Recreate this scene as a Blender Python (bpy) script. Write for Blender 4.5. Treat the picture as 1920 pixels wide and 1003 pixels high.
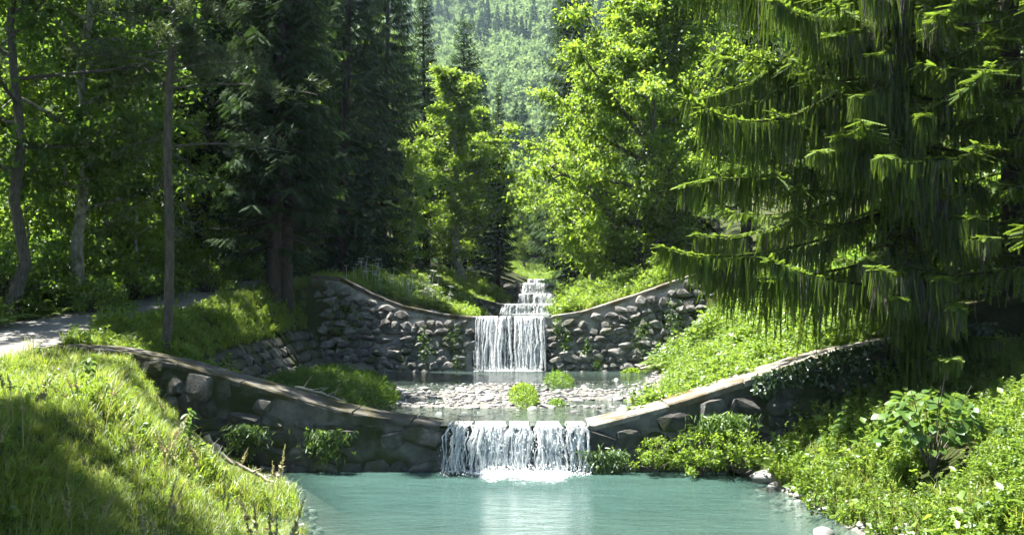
import bpy, bmesh, math, random
import numpy as np
from mathutils import Vector, Matrix

for o in list(bpy.data.objects):
    bpy.data.objects.remove(o)
sc = bpy.context.scene
COL = sc.collection
random.seed(7)

# ------------------------------------------------------------------ camera, sky, sun, exposure
CAM = Vector((0.0, 0.0, 3.0)); FPX = 1700.0; PITCH = math.atan(78.5/FPX)
cd = bpy.data.cameras.new('camera'); cam = bpy.data.objects.new('camera', cd); COL.objects.link(cam)
cd.sensor_width = 36.0; cd.lens = 36.0*FPX/1920.0; cd.clip_start = 0.05; cd.clip_end = 6000
cam.location = CAM; cam.rotation_euler = (math.pi/2 + PITCH, 0, 0)
sc.camera = cam

SUN = Vector((-0.37, 0.13, 0.92)).normalized()          # direction towards the sun
SUN_EL = math.asin(SUN.z); SUN_AZ = math.atan2(SUN.x, SUN.y)
w = bpy.data.worlds.new('World'); sc.world = w; w.use_nodes = True
nt = w.node_tree; bgn = nt.nodes['Background']
sky = nt.nodes.new('ShaderNodeTexSky'); sky.sky_type = 'NISHITA'; sky.sun_disc = False
sky.sun_elevation = SUN_EL; sky.sun_rotation = SUN_AZ % (2*math.pi)
sky.altitude = 900; sky.air_density = 1.0; sky.dust_density = 1.5; sky.ozone_density = 1.0
nt.links.new(sky.outputs[0], bgn.inputs[0]); bgn.inputs[1].default_value = 0.052
sd = bpy.data.lights.new('sun', 'SUN'); sd.energy = 5.0; sd.angle = math.radians(0.53); sd.color = (1.0, 0.955, 0.87)
so = bpy.data.objects.new('sun', sd); COL.objects.link(so)
so.rotation_euler = (-SUN).to_track_quat('-Z', 'Y').to_euler(); so.location = (-30, 10, 60)
sc.view_settings.view_transform = 'Standard'; sc.view_settings.look = 'None'
sc.view_settings.exposure = 2.6; sc.view_settings.gamma = 1.0; sc.view_settings.use_curve_mapping = False
cy = sc.cycles
cy.max_bounces = 5; cy.diffuse_bounces = 2; cy.glossy_bounces = 2; cy.transmission_bounces = 2
cy.transparent_max_bounces = 8; cy.volume_bounces = 0
cy.caustics_reflective = False; cy.caustics_refractive = False
cy.use_denoising = True; cy.sample_clamp_indirect = 6.0
cy.use_adaptive_sampling = True; cy.adaptive_threshold = 0.03

def P(px, py, D):
    """world point of the photograph's pixel at distance y = D"""
    u = (px-960.0)/FPX; v = (501.5-py)/FPX
    c, s = math.cos(PITCH), math.sin(PITCH)
    dy = c - v*s; dz = s + v*c
    return Vector((u*D/dy, D, CAM.z + dz*D/dy))

# ------------------------------------------------------------------ mesh helpers
def prop(o, label=None, cat=None, group=None, kind=None):
    if label: o['label'] = label
    if cat: o['category'] = cat
    if group: o['group'] = group
    if kind: o['kind'] = kind
    return o

def np_mesh(name, V, F, mat=None, rnd=None, smooth=False):
    """V (n,3), F (m,k) all faces alike -> mesh data"""
    V = np.asarray(V, np.float32); F = np.asarray(F, np.int32)
    me = bpy.data.meshes.new(name)
    k = F.shape[1]
    me.vertices.add(len(V)); me.vertices.foreach_set('co', V.ravel())
    me.loops.add(F.size); me.loops.foreach_set('vertex_index', F.ravel())
    me.polygons.add(len(F))
    me.polygons.foreach_set('loop_start', np.arange(0, F.size, k, dtype=np.int32))
    if smooth: me.polygons.foreach_set('use_smooth', np.ones(len(F), bool))
    me.update(calc_edges=True)
    if rnd is not None:
        a = me.attributes.new('rnd', 'FLOAT', 'POINT'); a.data.foreach_set('value', np.asarray(rnd, np.float32))
    if mat: me.materials.append(mat)
    return me

def link(name, me, parent=None, loc=None, rot=None, scl=None):
    o = bpy.data.objects.new(name, me); COL.objects.link(o)
    if parent: o.parent = parent
    if loc is not None: o.location = loc
    if rot is not None: o.rotation_euler = rot
    if scl is not None: o.scale = scl
    return o

def empty(name, loc=(0, 0, 0), rz=0.0):
    o = bpy.data.objects.new(name, None); COL.objects.link(o)
    o.location = loc; o.rotation_euler = (0, 0, rz); o.empty_display_size = 0.3
    return o

def copy_tree(root, loc, rz, s=1.0, tilt=(0, 0)):
    c = root.copy(); COL.objects.link(c)
    c.location = loc; c.rotation_euler = (tilt[0], tilt[1], rz)
    c.scale = (s, s, s) if not isinstance(s, tuple) else s
    for ch in list(root.children):
        d = ch.copy(); COL.objects.link(d); d.parent = c
    return c

class Geo:
    """collects pieces with the same face size"""
    def __init__(s, k): s.k = k; s.V = []; s.F = []; s.R = []; s.n = 0
    def add(s, V, F, R=None):
        V = np.asarray(V, np.float32).reshape(-1, 3); F = np.asarray(F, np.int32).reshape(-1, s.k)
        s.V.append(V); s.F.append(F + s.n); s.n += len(V)
        s.R.append(np.full(len(V), 0.5, np.float32) if R is None else np.broadcast_to(np.asarray(R, np.float32), (len(V),)))
    def rep(s, TV, TF, M, T, R=None, TR=None):
        k = len(T); n = len(TV)
        if k == 0: return
        V = np.einsum('kij,nj->kni', M, TV) + T[:, None, :]
        F = (np.asarray(TF)[None] + (np.arange(k)*n)[:, None, None]).reshape(-1, s.k)
        R = np.full(k, .5) if R is None else R
        R = np.repeat(R, n) if TR is None else np.clip(R[:, None]+TR[None], 0, 1).ravel()
        s.add(V.reshape(-1, 3), F, R)
    def mesh(s, name, mat, smooth=False):
        return np_mesh(name, np.concatenate(s.V), np.concatenate(s.F), mat, np.concatenate(s.R), smooth)

def nrm(a): return a/np.maximum(np.linalg.norm(a, axis=-1, keepdims=True), 1e-9)
def frames(xd, nd):
    """matrices whose x axis is xd and z axis is close to nd"""
    x = nrm(xd); y = nrm(np.cross(nd, x)); z = np.cross(x, y)
    return np.stack([x, y, z], axis=-1)

def tube(pts, rad, ns=6):
    pts = np.asarray(pts, float); n = len(pts); rad = np.broadcast_to(np.asarray(rad, float), (n,))
    d = np.gradient(pts, axis=0); d = nrm(d)
    ref = np.where(np.abs(d[:, 2:3]) > .9, np.array([[1., 0, 0]]), np.array([[0, 0, 1.]]))
    a = nrm(np.cross(d, ref)); b = np.cross(d, a)
    th = np.arange(ns)*2*np.pi/ns
    V = pts[:, None] + rad[:, None, None]*(a[:, None]*np.cos(th)[None, :, None] + b[:, None]*np.sin(th)[None, :, None])
    i = np.arange(n-1)[:, None]*ns; j = np.arange(ns)[None]; j2 = (j+1) % ns
    F = np.stack([i+j, i+j2, i+ns+j2, i+ns+j], -1).reshape(-1, 4)
    return V.reshape(-1, 3), F

def vnoise(x, y, seed=0, sc_=1.0):
    """smooth value noise on arrays"""
    x = np.asarray(x, float)*sc_ + 1000; y = np.asarray(y, float)*sc_ + 1000
    xi = np.floor(x).astype(np.int64); yi = np.floor(y).astype(np.int64); fx = x-xi; fy = y-yi
    fx = fx*fx*(3-2*fx); fy = fy*fy*(3-2*fy)
    def h(a, b):
        v = (a*374761393 + b*668265263 + seed*974634777) & 0x7fffffff
        v = ((v ^ (v >> 13))*1274126177) & 0x7fffffff
        return ((v ^ (v >> 16)) & 0xffff)/65535.0
    return (h(xi, yi)*(1-fx)+h(xi+1, yi)*fx)*(1-fy) + (h(xi, yi+1)*(1-fx)+h(xi+1, yi+1)*fx)*fy
def fbm(x, y, seed=0, s=1.0, o=3):
    r = 0; a = .5
    for i in range(o): r = r + a*(vnoise(x, y, seed+i, s*2**i)-.5); a *= .5
    return r

# ------------------------------------------------------------------ materials
def mat_new(name):
    m = bpy.data.materials.new(name); m.use_nodes = True; t = m.node_tree; t.nodes.clear()
    out = t.nodes.new('ShaderNodeOutputMaterial')
    return m, t, out
def N(t, typ, **kw):
    n = t.nodes.new(typ)
    for k, v in kw.items(): setattr(n, k, v)
    return n
def ramp(t, fac, stops):
    r = N(t, 'ShaderNodeValToRGB'); e = r.color_ramp.elements
    while len(e) < len(stops): e.new(.5)
    for i, (p, c) in enumerate(stops): e[i].position = p; e[i].color = (*c, 1)
    t.links.new(fac, r.inputs[0]); return r.outputs[0]
def mixc(t, fac, a, b):
    m = N(t, 'ShaderNodeMix', data_type='RGBA')
    if isinstance(fac, float): m.inputs[0].default_value = fac
    else: t.links.new(fac, m.inputs[0])
    for s, v in ((6, a), (7, b)):
        if isinstance(v, tuple): m.inputs[s].default_value = (*v, 1)
        else: t.links.new(v, m.inputs[s])
    return m.outputs[2]
def noise(t, scale, detail=4, rough=.55, vec=None, coord='Object', stretch=None):
    tc = N(t, 'ShaderNodeTexCoord'); v = tc.outputs[coord]
    if stretch:
        mp = N(t, 'ShaderNodeMapping'); mp.inputs['Scale'].default_value = stretch
        t.links.new(v, mp.inputs[0]); v = mp.outputs[0]
    n = N(t, 'ShaderNodeTexNoise'); n.inputs['Scale'].default_value = scale; n.inputs['Detail'].default_value = detail
    n.inputs['Roughness'].default_value = rough
    t.links.new(v, n.inputs['Vector']); return n.outputs['Fac']

def leaf_mat(name, c1, c2, trans, tw=.45, gloss=.05, obj_rand=False, rough=.45):
    """leaf: c1..c2 reflect colours over the leaves, trans light let through"""
    m, t, out = mat_new(name)
    at = N(t, 'ShaderNodeAttribute', attribute_name='rnd')
    f = at.outputs['Fac']
    if obj_rand:
        oi = N(t, 'ShaderNodeObjectInfo')
        ad = N(t, 'ShaderNodeMath', operation='MULTIPLY_ADD'); t.links.new(oi.outputs['Random'], ad.inputs[0])
        ad.inputs[1].default_value = .6
        ml = N(t, 'ShaderNodeMath', operation='MULTIPLY'); t.links.new(f, ml.inputs[0]); ml.inputs[1].default_value = .4
        t.links.new(ml.outputs[0], ad.inputs[2]); f = ad.outputs[0]
    col = ramp(t, f, [(0.05, c1), (0.95, c2)])
    tc = ramp(t, f, [(0.05, tuple(v*.7 for v in trans)), (0.95, trans)])
    d = N(t, 'ShaderNodeBsdfDiffuse'); t.links.new(col, d.inputs[0])
    tr = N(t, 'ShaderNodeBsdfTranslucent'); t.links.new(tc, tr.inputs[0])
    mx = N(t, 'ShaderNodeMixShader'); mx.inputs[0].default_value = tw
    t.links.new(d.outputs[0], mx.inputs[1]); t.links.new(tr.outputs[0], mx.inputs[2])
    g = N(t, 'ShaderNodeBsdfGlossy'); g.inputs['Roughness'].default_value = rough; g.inputs[0].default_value = (.9, .95, 1, 1)
    m2 = N(t, 'ShaderNodeMixShader'); m2.inputs[0].default_value = gloss
    t.links.new(mx.outputs[0], m2.inputs[1]); t.links.new(g.outputs[0], m2.inputs[2])
    t.links.new(m2.outputs[0], out.inputs[0]); return m

def rough_mat(name, stops, scale=3., bump=.4, bscale=20., rough=.9, moss=None, spec=.3, rand=0.0, stretch=None, coord='Object', bdist=.02):
    m, t, out = mat_new(name)
    n = noise(t, scale, 6, .62, stretch=stretch, coord=coord)
    if rand:
        oi = N(t, 'ShaderNodeObjectInfo'); ma = N(t, 'ShaderNodeMath', operation='MULTIPLY_ADD')
        t.links.new(oi.outputs['Random'], ma.inputs[0]); ma.inputs[1].default_value = rand; t.links.new(n, ma.inputs[2])
        m3 = N(t, 'ShaderNodeMath', operation='SUBTRACT'); t.links.new(ma.outputs[0], m3.inputs[0]); m3.inputs[1].default_value = rand/2
        n = m3.outputs[0]
    col = ramp(t, n, stops)
    if moss:
        geo = N(t, 'ShaderNodeNewGeometry'); sx = N(t, 'ShaderNodeSeparateXYZ'); t.links.new(geo.outputs['Position'], sx.inputs[0])
        nn = N(t, 'ShaderNodeTexNoise'); nn.inputs['Scale'].default_value = moss[1]; nn.inputs['Detail'].default_value = 6
        t.links.new(geo.outputs['Position'], nn.inputs['Vector'])
        mr = N(t, 'ShaderNodeMapRange'); mr.inputs[1].default_value = moss[2]; mr.inputs[2].default_value = moss[2]+.12
        t.links.new(nn.outputs['Fac'], mr.inputs[0])
        col = mixc(t, mr.outputs[0], col, moss[0])
    p = N(t, 'ShaderNodeBsdfPrincipled'); t.links.new(col, p.inputs['Base Color'])
    p.inputs['Roughness'].default_value = rough; p.inputs['Specular IOR Level'].default_value = spec
    b = N(t, 'ShaderNodeBump'); b.inputs['Strength'].default_value = bump; b.inputs['Distance'].default_value = bdist
    t.links.new(noise(t, bscale, 8, .65, coord=coord), b.inputs['Height']); t.links.new(b.outputs[0], p.inputs['Normal'])
    t.links.new(p.outputs[0], out.inputs[0]); return m

M = {}
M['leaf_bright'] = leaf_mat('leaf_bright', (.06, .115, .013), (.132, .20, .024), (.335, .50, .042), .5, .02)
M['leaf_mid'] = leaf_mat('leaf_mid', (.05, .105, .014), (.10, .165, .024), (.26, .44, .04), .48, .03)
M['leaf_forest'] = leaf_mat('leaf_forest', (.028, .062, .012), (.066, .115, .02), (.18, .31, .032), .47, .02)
M['leaf_glossy'] = leaf_mat('leaf_glossy', (.045, .10, .018), (.085, .15, .028), (.20, .32, .04), .4, .025, rough=.4)
M['ivy'] = leaf_mat('ivy', (.02, .045, .012), (.05, .085, .02), (.07, .13, .02), .3, .05, rough=.35)
M['needle_dark'] = leaf_mat('needle_dark', (.014, .034, .012), (.04, .072, .018), (.05, .095, .018), .28, .008, rough=.6)
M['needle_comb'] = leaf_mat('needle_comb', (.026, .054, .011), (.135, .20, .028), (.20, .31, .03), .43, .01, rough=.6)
M['needle_pine'] = leaf_mat('needle_pine', (.03, .055, .02), (.07, .095, .03), (.08, .12, .03), .3, .03)
M['needle_far'] = leaf_mat('needle_far', (.022, .05, .028), (.055, .09, .042), (.06, .10, .04), .3, .0)
M['grass'] = leaf_mat('grass', (.07, .125, .014), (.165, .215, .03), (.35, .475, .045), .47, .03, obj_rand=True)
M['grass_dry'] = leaf_mat('grass_dry', (.15, .19, .03), (.28, .29, .075), (.48, .52, .10), .42, .04, obj_rand=True)
M['herb'] = leaf_mat('herb', (.07, .135, .016), (.155, .225, .032), (.34, .505, .05), .47, .03, obj_rand=True)
M['herb_dark'] = leaf_mat('herb_dark', (.035, .08, .012), (.07, .13, .02), (.20, .32, .03), .42, .04, obj_rand=True)
M['fern'] = leaf_mat('fern', (.09, .15, .035), (.16, .22, .06), (.25, .36, .06), .4, .06, obj_rand=True)
M['forest_far'] = leaf_mat('forest_far', (.06, .12, .055), (.21, .28, .11), (.26, .37, .13), .38, .0, obj_rand=True)
M['flower'] = leaf_mat('flower', (.7, .7, .6), (.85, .85, .75), (.5, .5, .4), .3, .02)
M['seed'] = leaf_mat('seed', (.30, .26, .12), (.45, .40, .20), (.4, .36, .16), .35, .03)
M['bark_grey'] = rough_mat('bark_grey', [(.3, (.035, .030, .026)), (.7, (.13, .115, .10))], 9, .8, 30, stretch=(3, 3, .6))
M['bark_pale'] = rough_mat('bark_pale', [(.35, (.09, .08, .065)), (.65, (.34, .32, .28))], 5, .6, 25, stretch=(1.5, 1.5, .9))
M['bark_pine'] = rough_mat('bark_pine', [(.3, (.05, .043, .036)), (.7, (.14, .122, .10))], 8, .9, 22, stretch=(2, 2, .5))
M['bark_dark'] = rough_mat('bark_dark', [(.3, (.018, .015, .012)), (.7, (.06, .05, .042))], 8, .8, 25, stretch=(2, 2, .5))
M['dead_twig'] = rough_mat('dead_twig', [(.3, (.06, .052, .042)), (.7, (.13, .118, .098))], 10, .3, 30)
M['driftwood'] = rough_mat('driftwood', [(.3, (.22, .18, .13)), (.7, (.45, .40, .32))], 10, .4, 30)
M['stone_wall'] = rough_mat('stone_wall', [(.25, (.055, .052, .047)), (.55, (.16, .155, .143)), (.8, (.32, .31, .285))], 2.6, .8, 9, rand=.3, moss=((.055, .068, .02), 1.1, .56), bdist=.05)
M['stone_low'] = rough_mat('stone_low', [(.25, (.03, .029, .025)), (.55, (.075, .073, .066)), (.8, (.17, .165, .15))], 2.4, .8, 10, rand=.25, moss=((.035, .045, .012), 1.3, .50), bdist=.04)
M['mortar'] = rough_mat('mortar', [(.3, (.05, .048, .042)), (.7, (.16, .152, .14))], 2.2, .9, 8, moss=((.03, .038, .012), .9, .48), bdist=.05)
M['wet_wall'] = rough_mat('wet_wall', [(.3, (.012, .013, .010)), (.7, (.05, .052, .04))], 2.5, .9, 9, rough=.35, spec=.5, bdist=.04)
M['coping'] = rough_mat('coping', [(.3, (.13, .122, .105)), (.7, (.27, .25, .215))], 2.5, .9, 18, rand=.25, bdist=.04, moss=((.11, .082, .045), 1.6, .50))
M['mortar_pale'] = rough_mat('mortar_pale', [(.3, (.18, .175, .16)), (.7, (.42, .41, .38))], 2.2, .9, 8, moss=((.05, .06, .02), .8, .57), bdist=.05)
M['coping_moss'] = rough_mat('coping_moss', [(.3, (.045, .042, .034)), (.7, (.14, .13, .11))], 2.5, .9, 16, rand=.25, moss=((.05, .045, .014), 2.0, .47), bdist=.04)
M['cobble'] = rough_mat('cobble', [(.2, (.07, .071, .07)), (.5, (.165, .165, .16)), (.8, (.32, .318, .31))], 1.2, .45, 14, rough=.7, rand=.8, spec=.4)
M['cobble_pale'] = rough_mat('cobble_pale', [(.2, (.14, .14, .135)), (.8, (.27, .265, .255))], 3, .5, 14, rough=.75, rand=.3)
M['gravel'] = rough_mat('gravel', [(.25, (.06, .058, .05)), (.5, (.13, .125, .112)), (.75, (.22, .215, .20))], 11, .9, 22, rough=.7, bdist=.05)
M['path'] = rough_mat('path', [(.3, (.115, .11, .10)), (.7, (.18, .173, .16))], 6, .4, 40, bdist=.008)
# ground: soil, moss and leaf litter
def ground_mat():
    m, t, out = mat_new('ground')
    a = ramp(t, noise(t, .9, 8, .65), [(.3, (.030, .038, .010)), (.5, (.045, .062, .014)), (.7, (.075, .065, .032))])
    b = ramp(t, noise(t, 14, 6, .7), [(.3, (.35, .35, .35)), (.7, (1, 1, 1))])
    mu = N(t, 'ShaderNodeMix', data_type='RGBA', blend_type='MULTIPLY'); mu.inputs[0].default_value = 1
    t.links.new(a, mu.inputs[6]); t.links.new(b, mu.inputs[7])
    p = N(t, 'ShaderNodeBsdfPrincipled'); p.inputs['Roughness'].default_value = .95; p.inputs['Specular IOR Level'].default_value = .15
    t.links.new(mu.outputs[2], p.inputs['Base Color'])
    bu = N(t, 'ShaderNodeBump'); bu.inputs['Distance'].default_value = .05; t.links.new(noise(t, 12, 8, .7), bu.inputs['Height'])
    t.links.new(bu.outputs[0], p.inputs['Normal']); t.links.new(p.outputs[0], out.inputs[0]); return m
M['ground'] = ground_mat()
def water_mat(name, deep, depth_attr, ripple=1.0, scale=2.4, clear=.6, rough=.06):
    """milky melt water: opaque where deep, the bed showing where it is thin (attribute depth 0..1)"""
    m, t, out = mat_new(name)
    at = N(t, 'ShaderNodeAttribute', attribute_name='rnd')
    cn = noise(t, .7, 4, .6, stretch=(1, 2.2, 1))
    col = ramp(t, cn, [(.3, tuple(v*.88 for v in deep)), (.7, tuple(min(1, v*1.12) for v in deep))])
    p = N(t, 'ShaderNodeBsdfPrincipled'); t.links.new(col, p.inputs['Base Color'])
    p.inputs['Roughness'].default_value = rough; p.inputs['IOR'].default_value = 1.33
    n1 = noise(t, scale, 5, .6, stretch=(1, 2.6, 1)); n2 = noise(t, scale*4.2, 3, .55, stretch=(1, 2.2, 1))
    ad = N(t, 'ShaderNodeMath', operation='MULTIPLY_ADD'); t.links.new(n2, ad.inputs[0]); ad.inputs[1].default_value = .3; t.links.new(n1, ad.inputs[2])
    b = N(t, 'ShaderNodeBump'); b.inputs['Strength'].default_value = .5; b.inputs['Distance'].default_value = .05*ripple
    t.links.new(ad.outputs[0], b.inputs['Height']); t.links.new(b.outputs[0], p.inputs['Normal'])
    tr = N(t, 'ShaderNodeBsdfTransparent'); tr.inputs[0].default_value = (.82, .92, .86, 1)
    gl = N(t, 'ShaderNodeBsdfGlossy'); gl.inputs['Roughness'].default_value = rough; t.links.new(b.outputs[0], gl.inputs['Normal'])
    fr = N(t, 'ShaderNodeFresnel'); fr.inputs[0].default_value = 1.33; t.links.new(b.outputs[0], fr.inputs['Normal'])
    m1 = N(t, 'ShaderNodeMixShader'); t.links.new(fr.outputs[0], m1.inputs[0]); t.links.new(tr.outputs[0], m1.inputs[1]); t.links.new(gl.outputs[0], m1.inputs[2])
    mr = N(t, 'ShaderNodeMapRange'); mr.inputs[3].default_value = 1-clear; t.links.new(at.outputs['Fac'], mr.inputs[0])
    m2 = N(t, 'ShaderNodeMixShader'); t.links.new(mr.outputs[0], m2.inputs[0]); t.links.new(m1.outputs[0], m2.inputs[1]); t.links.new(p.outputs[0], m2.inputs[2])
    t.links.new(m2.outputs[0], out.inputs[0]); return m
M['pool'] = water_mat('pool', (.044, .090, .078), True, 3.6, 2.0, .75)
M['shallow'] = water_mat('shallow', (.05, .075, .065), True, .7, 3.0, .85)
def fall_mat():
    m, t, out = mat_new('falling_water')
    n = noise(t, 9, 5, .7, stretch=(3.2, 3.2, .8))
    d = N(t, 'ShaderNodeBsdfDiffuse'); d.inputs[0].default_value = (.76, .80, .82, 1)
    tr = N(t, 'ShaderNodeBsdfTranslucent'); tr.inputs[0].default_value = (.76, .80, .82, 1)
    mx = N(t, 'ShaderNodeMixShader'); mx.inputs[0].default_value = .5
    t.links.new(d.outputs[0], mx.inputs[1]); t.links.new(tr.outputs[0], mx.inputs[2])
    g = N(t, 'ShaderNodeBsdfGlossy'); g.inputs['Roughness'].default_value = .15
    m2 = N(t, 'ShaderNodeMixShader'); m2.inputs[0].default_value = .12
    t.links.new(mx.outputs[0], m2.inputs[1]); t.links.new(g.outputs[0], m2.inputs[2])
    tp = N(t, 'ShaderNodeBsdfTransparent')
    mr = N(t, 'ShaderNodeMapRange'); mr.inputs[1].default_value = .36; mr.inputs[2].default_value = .52; t.links.new(n, mr.inputs[0])
    m3 = N(t, 'ShaderNodeMixShader'); t.links.new(mr.outputs[0], m3.inputs[0]); t.links.new(tp.outputs[0], m3.inputs[1]); t.links.new(m2.outputs[0], m3.inputs[2])
    t.links.new(m3.outputs[0], out.inputs[0]); return m
M['fall'] = fall_mat()
def foam_mat():
    m, t, out = mat_new('foam_sheet'); at = N(t, 'ShaderNodeAttribute', attribute_name='rnd')
    ad = N(t, 'ShaderNodeMath', operation='MULTIPLY_ADD'); t.links.new(noise(t, 16, 5, .7, stretch=(1, 1.8, 1)), ad.inputs[0]); ad.inputs[1].default_value = 1.5; t.links.new(at.outputs['Fac'], ad.inputs[2])
    mr = N(t, 'ShaderNodeMapRange'); mr.inputs[1].default_value = .85; mr.inputs[2].default_value = 1.25; t.links.new(ad.outputs[0], mr.inputs[0])
    d = N(t, 'ShaderNodeBsdfDiffuse'); d.inputs[0].default_value = (.58, .63, .64, 1); tp = N(t, 'ShaderNodeBsdfTransparent')
    mx = N(t, 'ShaderNodeMixShader'); t.links.new(mr.outputs[0], mx.inputs[0]); t.links.new(tp.outputs[0], mx.inputs[1]); t.links.new(d.outputs[0], mx.inputs[2]); t.links.new(mx.outputs[0], out.inputs[0]); return m
M['foam_sheet'] = foam_mat()
M['foam'] = rough_mat('foam', [(.3, (.78, .82, .83)), (.7, (.9, .92, .92))], 6, .5, 20, rough=.6)

# ------------------------------------------------------------------ terrain
# cross sections: x,z of far, path outer, path inner, top left, toe left, bed, bed, toe right, mid right, top right, far
SEC = [
 (-60, [(-90,26),(-8.5,1.8),(-6.5,1.8),(-5.0,1.6),(-1.6,0),(-.4,-.7),(4,-.7),(4.8,0),(6,.9),(8.5,1.7),(90,24)]),
 (2,   [(-90,26),(-13.5,1.9),(-11.3,1.9),(-5.0,1.7),(-1.2,0),(-.2,-.36),(4,-.34),(4.8,0),(6,1.0),(8.5,1.8),(90,24)]),
 (8,   [(-90,27),(-13.5,1.55),(-11.3,1.5),(-5.3,1.55),(-1.7,0),(-.7,-.36),(3.9,-.34),(4.75,0),(6.0,1.05),(8.5,1.9),(90,24)]),
 (12,  [(-90,28),(-12.2,1.72),(-10.0,1.66),(-5.7,1.72),(-2.7,0),(-1.6,-.42),(3.8,-.38),(4.7,0),(6.1,1.1),(8.5,2.0),(90,24)]),
 (16.9,[(-90,29),(-11.2,2.15),(-9.0,2.08),(-7.1,2.05),(-4.3,0),(-3.2,-.7),(3.4,-.7),(4.4,0),(6.0,1.1),(8.5,2.1),(90,25)]),
 (17.6,[(-90,29),(-11.2,2.3),(-9.0,2.25),(-7.7,2.12),(-5.2,.90),(-4.2,.70),(1.7,.70),(2.4,.86),(4.7,1.55),(7.5,2.45),(90,25)]),
 (20,  [(-90,29),(-11.2,2.65),(-9.0,2.6),(-8.1,2.4),(-5.9,.95),(-4.8,.74),(2.4,.74),(3.1,.9),(5.2,1.6),(7.8,2.6),(90,25)]),
 (24,  [(-90,29),(-11.2,2.95),(-9.0,2.85),(-8.2,2.75),(-6.5,.95),(-5.8,.76),(3.5,.76),(4.2,.92),(6,1.75),(8.5,3.0),(90,26)]),
 (32.2,[(-90,30),(-11,3.8),(-8.8,3.75),(-7.9,3.6),(-6.3,.95),(-5.5,.5),(4.3,.5),(5.3,.95),(6.3,1.9),(8.5,3.9),(90,27)]),
 (33.0,[(-90,30),(-11,3.95),(-8.9,3.92),(-6.3,3.98),(-1.7,2.66),(-1.2,2.45),(1.1,2.45),(1.5,2.66),(4.2,3.3),(7,4.3),(90,27)]),
 (46.8,[(-90,31),(-9.2,4.65),(-7.2,4.6),(-5,4.4),(-1.2,2.75),(-.6,2.5),(1.9,2.5),(2.5,2.75),(4.5,3.6),(7.5,4.8),(90,28)]),
 (47.7,[(-90,31),(-8.8,4.85),(-6.8,4.8),(-4,4.45),(-.9,3.25),(-.3,3.0),(2.2,3.0),(2.8,3.25),(4.8,3.9),(7.5,5.0),(90,28)]),
 (61.8,[(-90,33),(-5.8,5.5),(-3.9,5.5),(-2.6,5.2),(0,3.3),(.5,3.0),(3,3.0),(3.6,3.3),(5,4.4),(8,5.8),(90,30)]),
 (62.8,[(-90,33),(-5.4,5.7),(-3.5,5.7),(-1.8,5.5),(.6,4.7),(.9,4.5),(2.8,4.5),(3.2,4.7),(5,5.3),(8,6.3),(90,30)]),
 (74.9,[(-90,36),(-3.5,6.4),(-1.6,6.4),(-.5,6.2),(1.3,5.15),(1.5,4.9),(2.9,4.9),(3.3,5.15),(5,6),(8,7),(90,33)]),
 (75.6,[(-90,36),(-3.4,6.45),(-1.5,6.45),(-.4,6.25),(1.3,5.45),(1.5,5.25),(2.9,5.25),(3.3,5.45),(5,6),(8,7),(90,33)]),
 (90,  [(-90,40),(-2.5,7.2),(-.6,7.2),(.3,7.0),(1.6,6.4),(1.8,6.3),(3,6.3),(3.4,6.4),(5,6.8),(8,7.6),(90,37)]),
 (130, [(-90,46),(0,10),(2,10),(2.6,10),(3.2,10),(3.4,9.9),(4,9.9),(4.3,10),(5.5,10.3),(9,11),(90,44)]),
 (250, [(-90,70),(2,26),(4,26),(5,26),(6,26),(7,26),(8,26),(9,26),(10,26),(14,26),(90,64)]),
 (420, [(-90,90),(2,52),(4,52),(5,52),(6,52),(7,52),(8,52),(9,52),(10,52),(14,52),(90,84)]),
]
SY = np.array([s[0] for s in SEC], float)
SX = np.array([[p[0] for p in s[1]] for s in SEC], float); SZ = np.array([[p[1] for p in s[1]] for s in SEC], float)
def ctrl(y):
    y = np.asarray(y, float)
    X = np.stack([np.interp(y, SY, SX[:, i]) for i in range(11)], -1)
    Z = np.stack([np.interp(y, SY, SZ[:, i]) for i in range(11)], -1)
    return X, Z
def H(x, y):
    x = np.atleast_1d(np.asarray(x, float)); y = np.atleast_1d(np.asarray(y, float))
    x, y = np.broadcast_arrays(x, y); X, Z = ctrl(y)
    z = Z[..., 0] - (x - X[..., 0])*.45
    for i in range(10):
        a, b = X[..., i], X[..., i+1]; u = np.clip((x-a)/(b-a), 0, 1)
        if i == 3: u = np.where(y < 17.3, 1-(1-u)**1.75, u)      # hollow near bank
        z = np.where(x >= a, Z[..., i]*(1-u) + Z[..., i+1]*u, z)
    z = np.where(x > X[..., 10], Z[..., 10] + (x-X[..., 10])*.45, z)
    # bumps, none on the path
    onp = np.clip(np.minimum(np.abs(x-X[..., 1]), np.abs(x-X[..., 2]))/1.0, 0, 1)*((x < X[..., 1]) | (x > X[..., 2]))
    inbed = (x > X[..., 4]) & (x < X[..., 7])
    z = z + onp*np.where(inbed, .06, .28)*fbm(x, y, 3, .55, 3) + np.clip((-x-13)/6, 0, 1)*.8*fbm(x, y, 9, .15, 3)
    # gravel bar standing out of the water between the dams
    bar = np.clip(np.minimum((y-18.6)/1.4, (30.6-y)/1.2), 0, 1)*inbed
    z = z + bar*(.075 + .22*fbm(x*.6, y*1.3, 21, .9, 3) + .06*np.clip(1-np.abs(x+.5)/3, 0, 1))
    return z
def h1(x, y): return float(H(x, y)[0])

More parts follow.
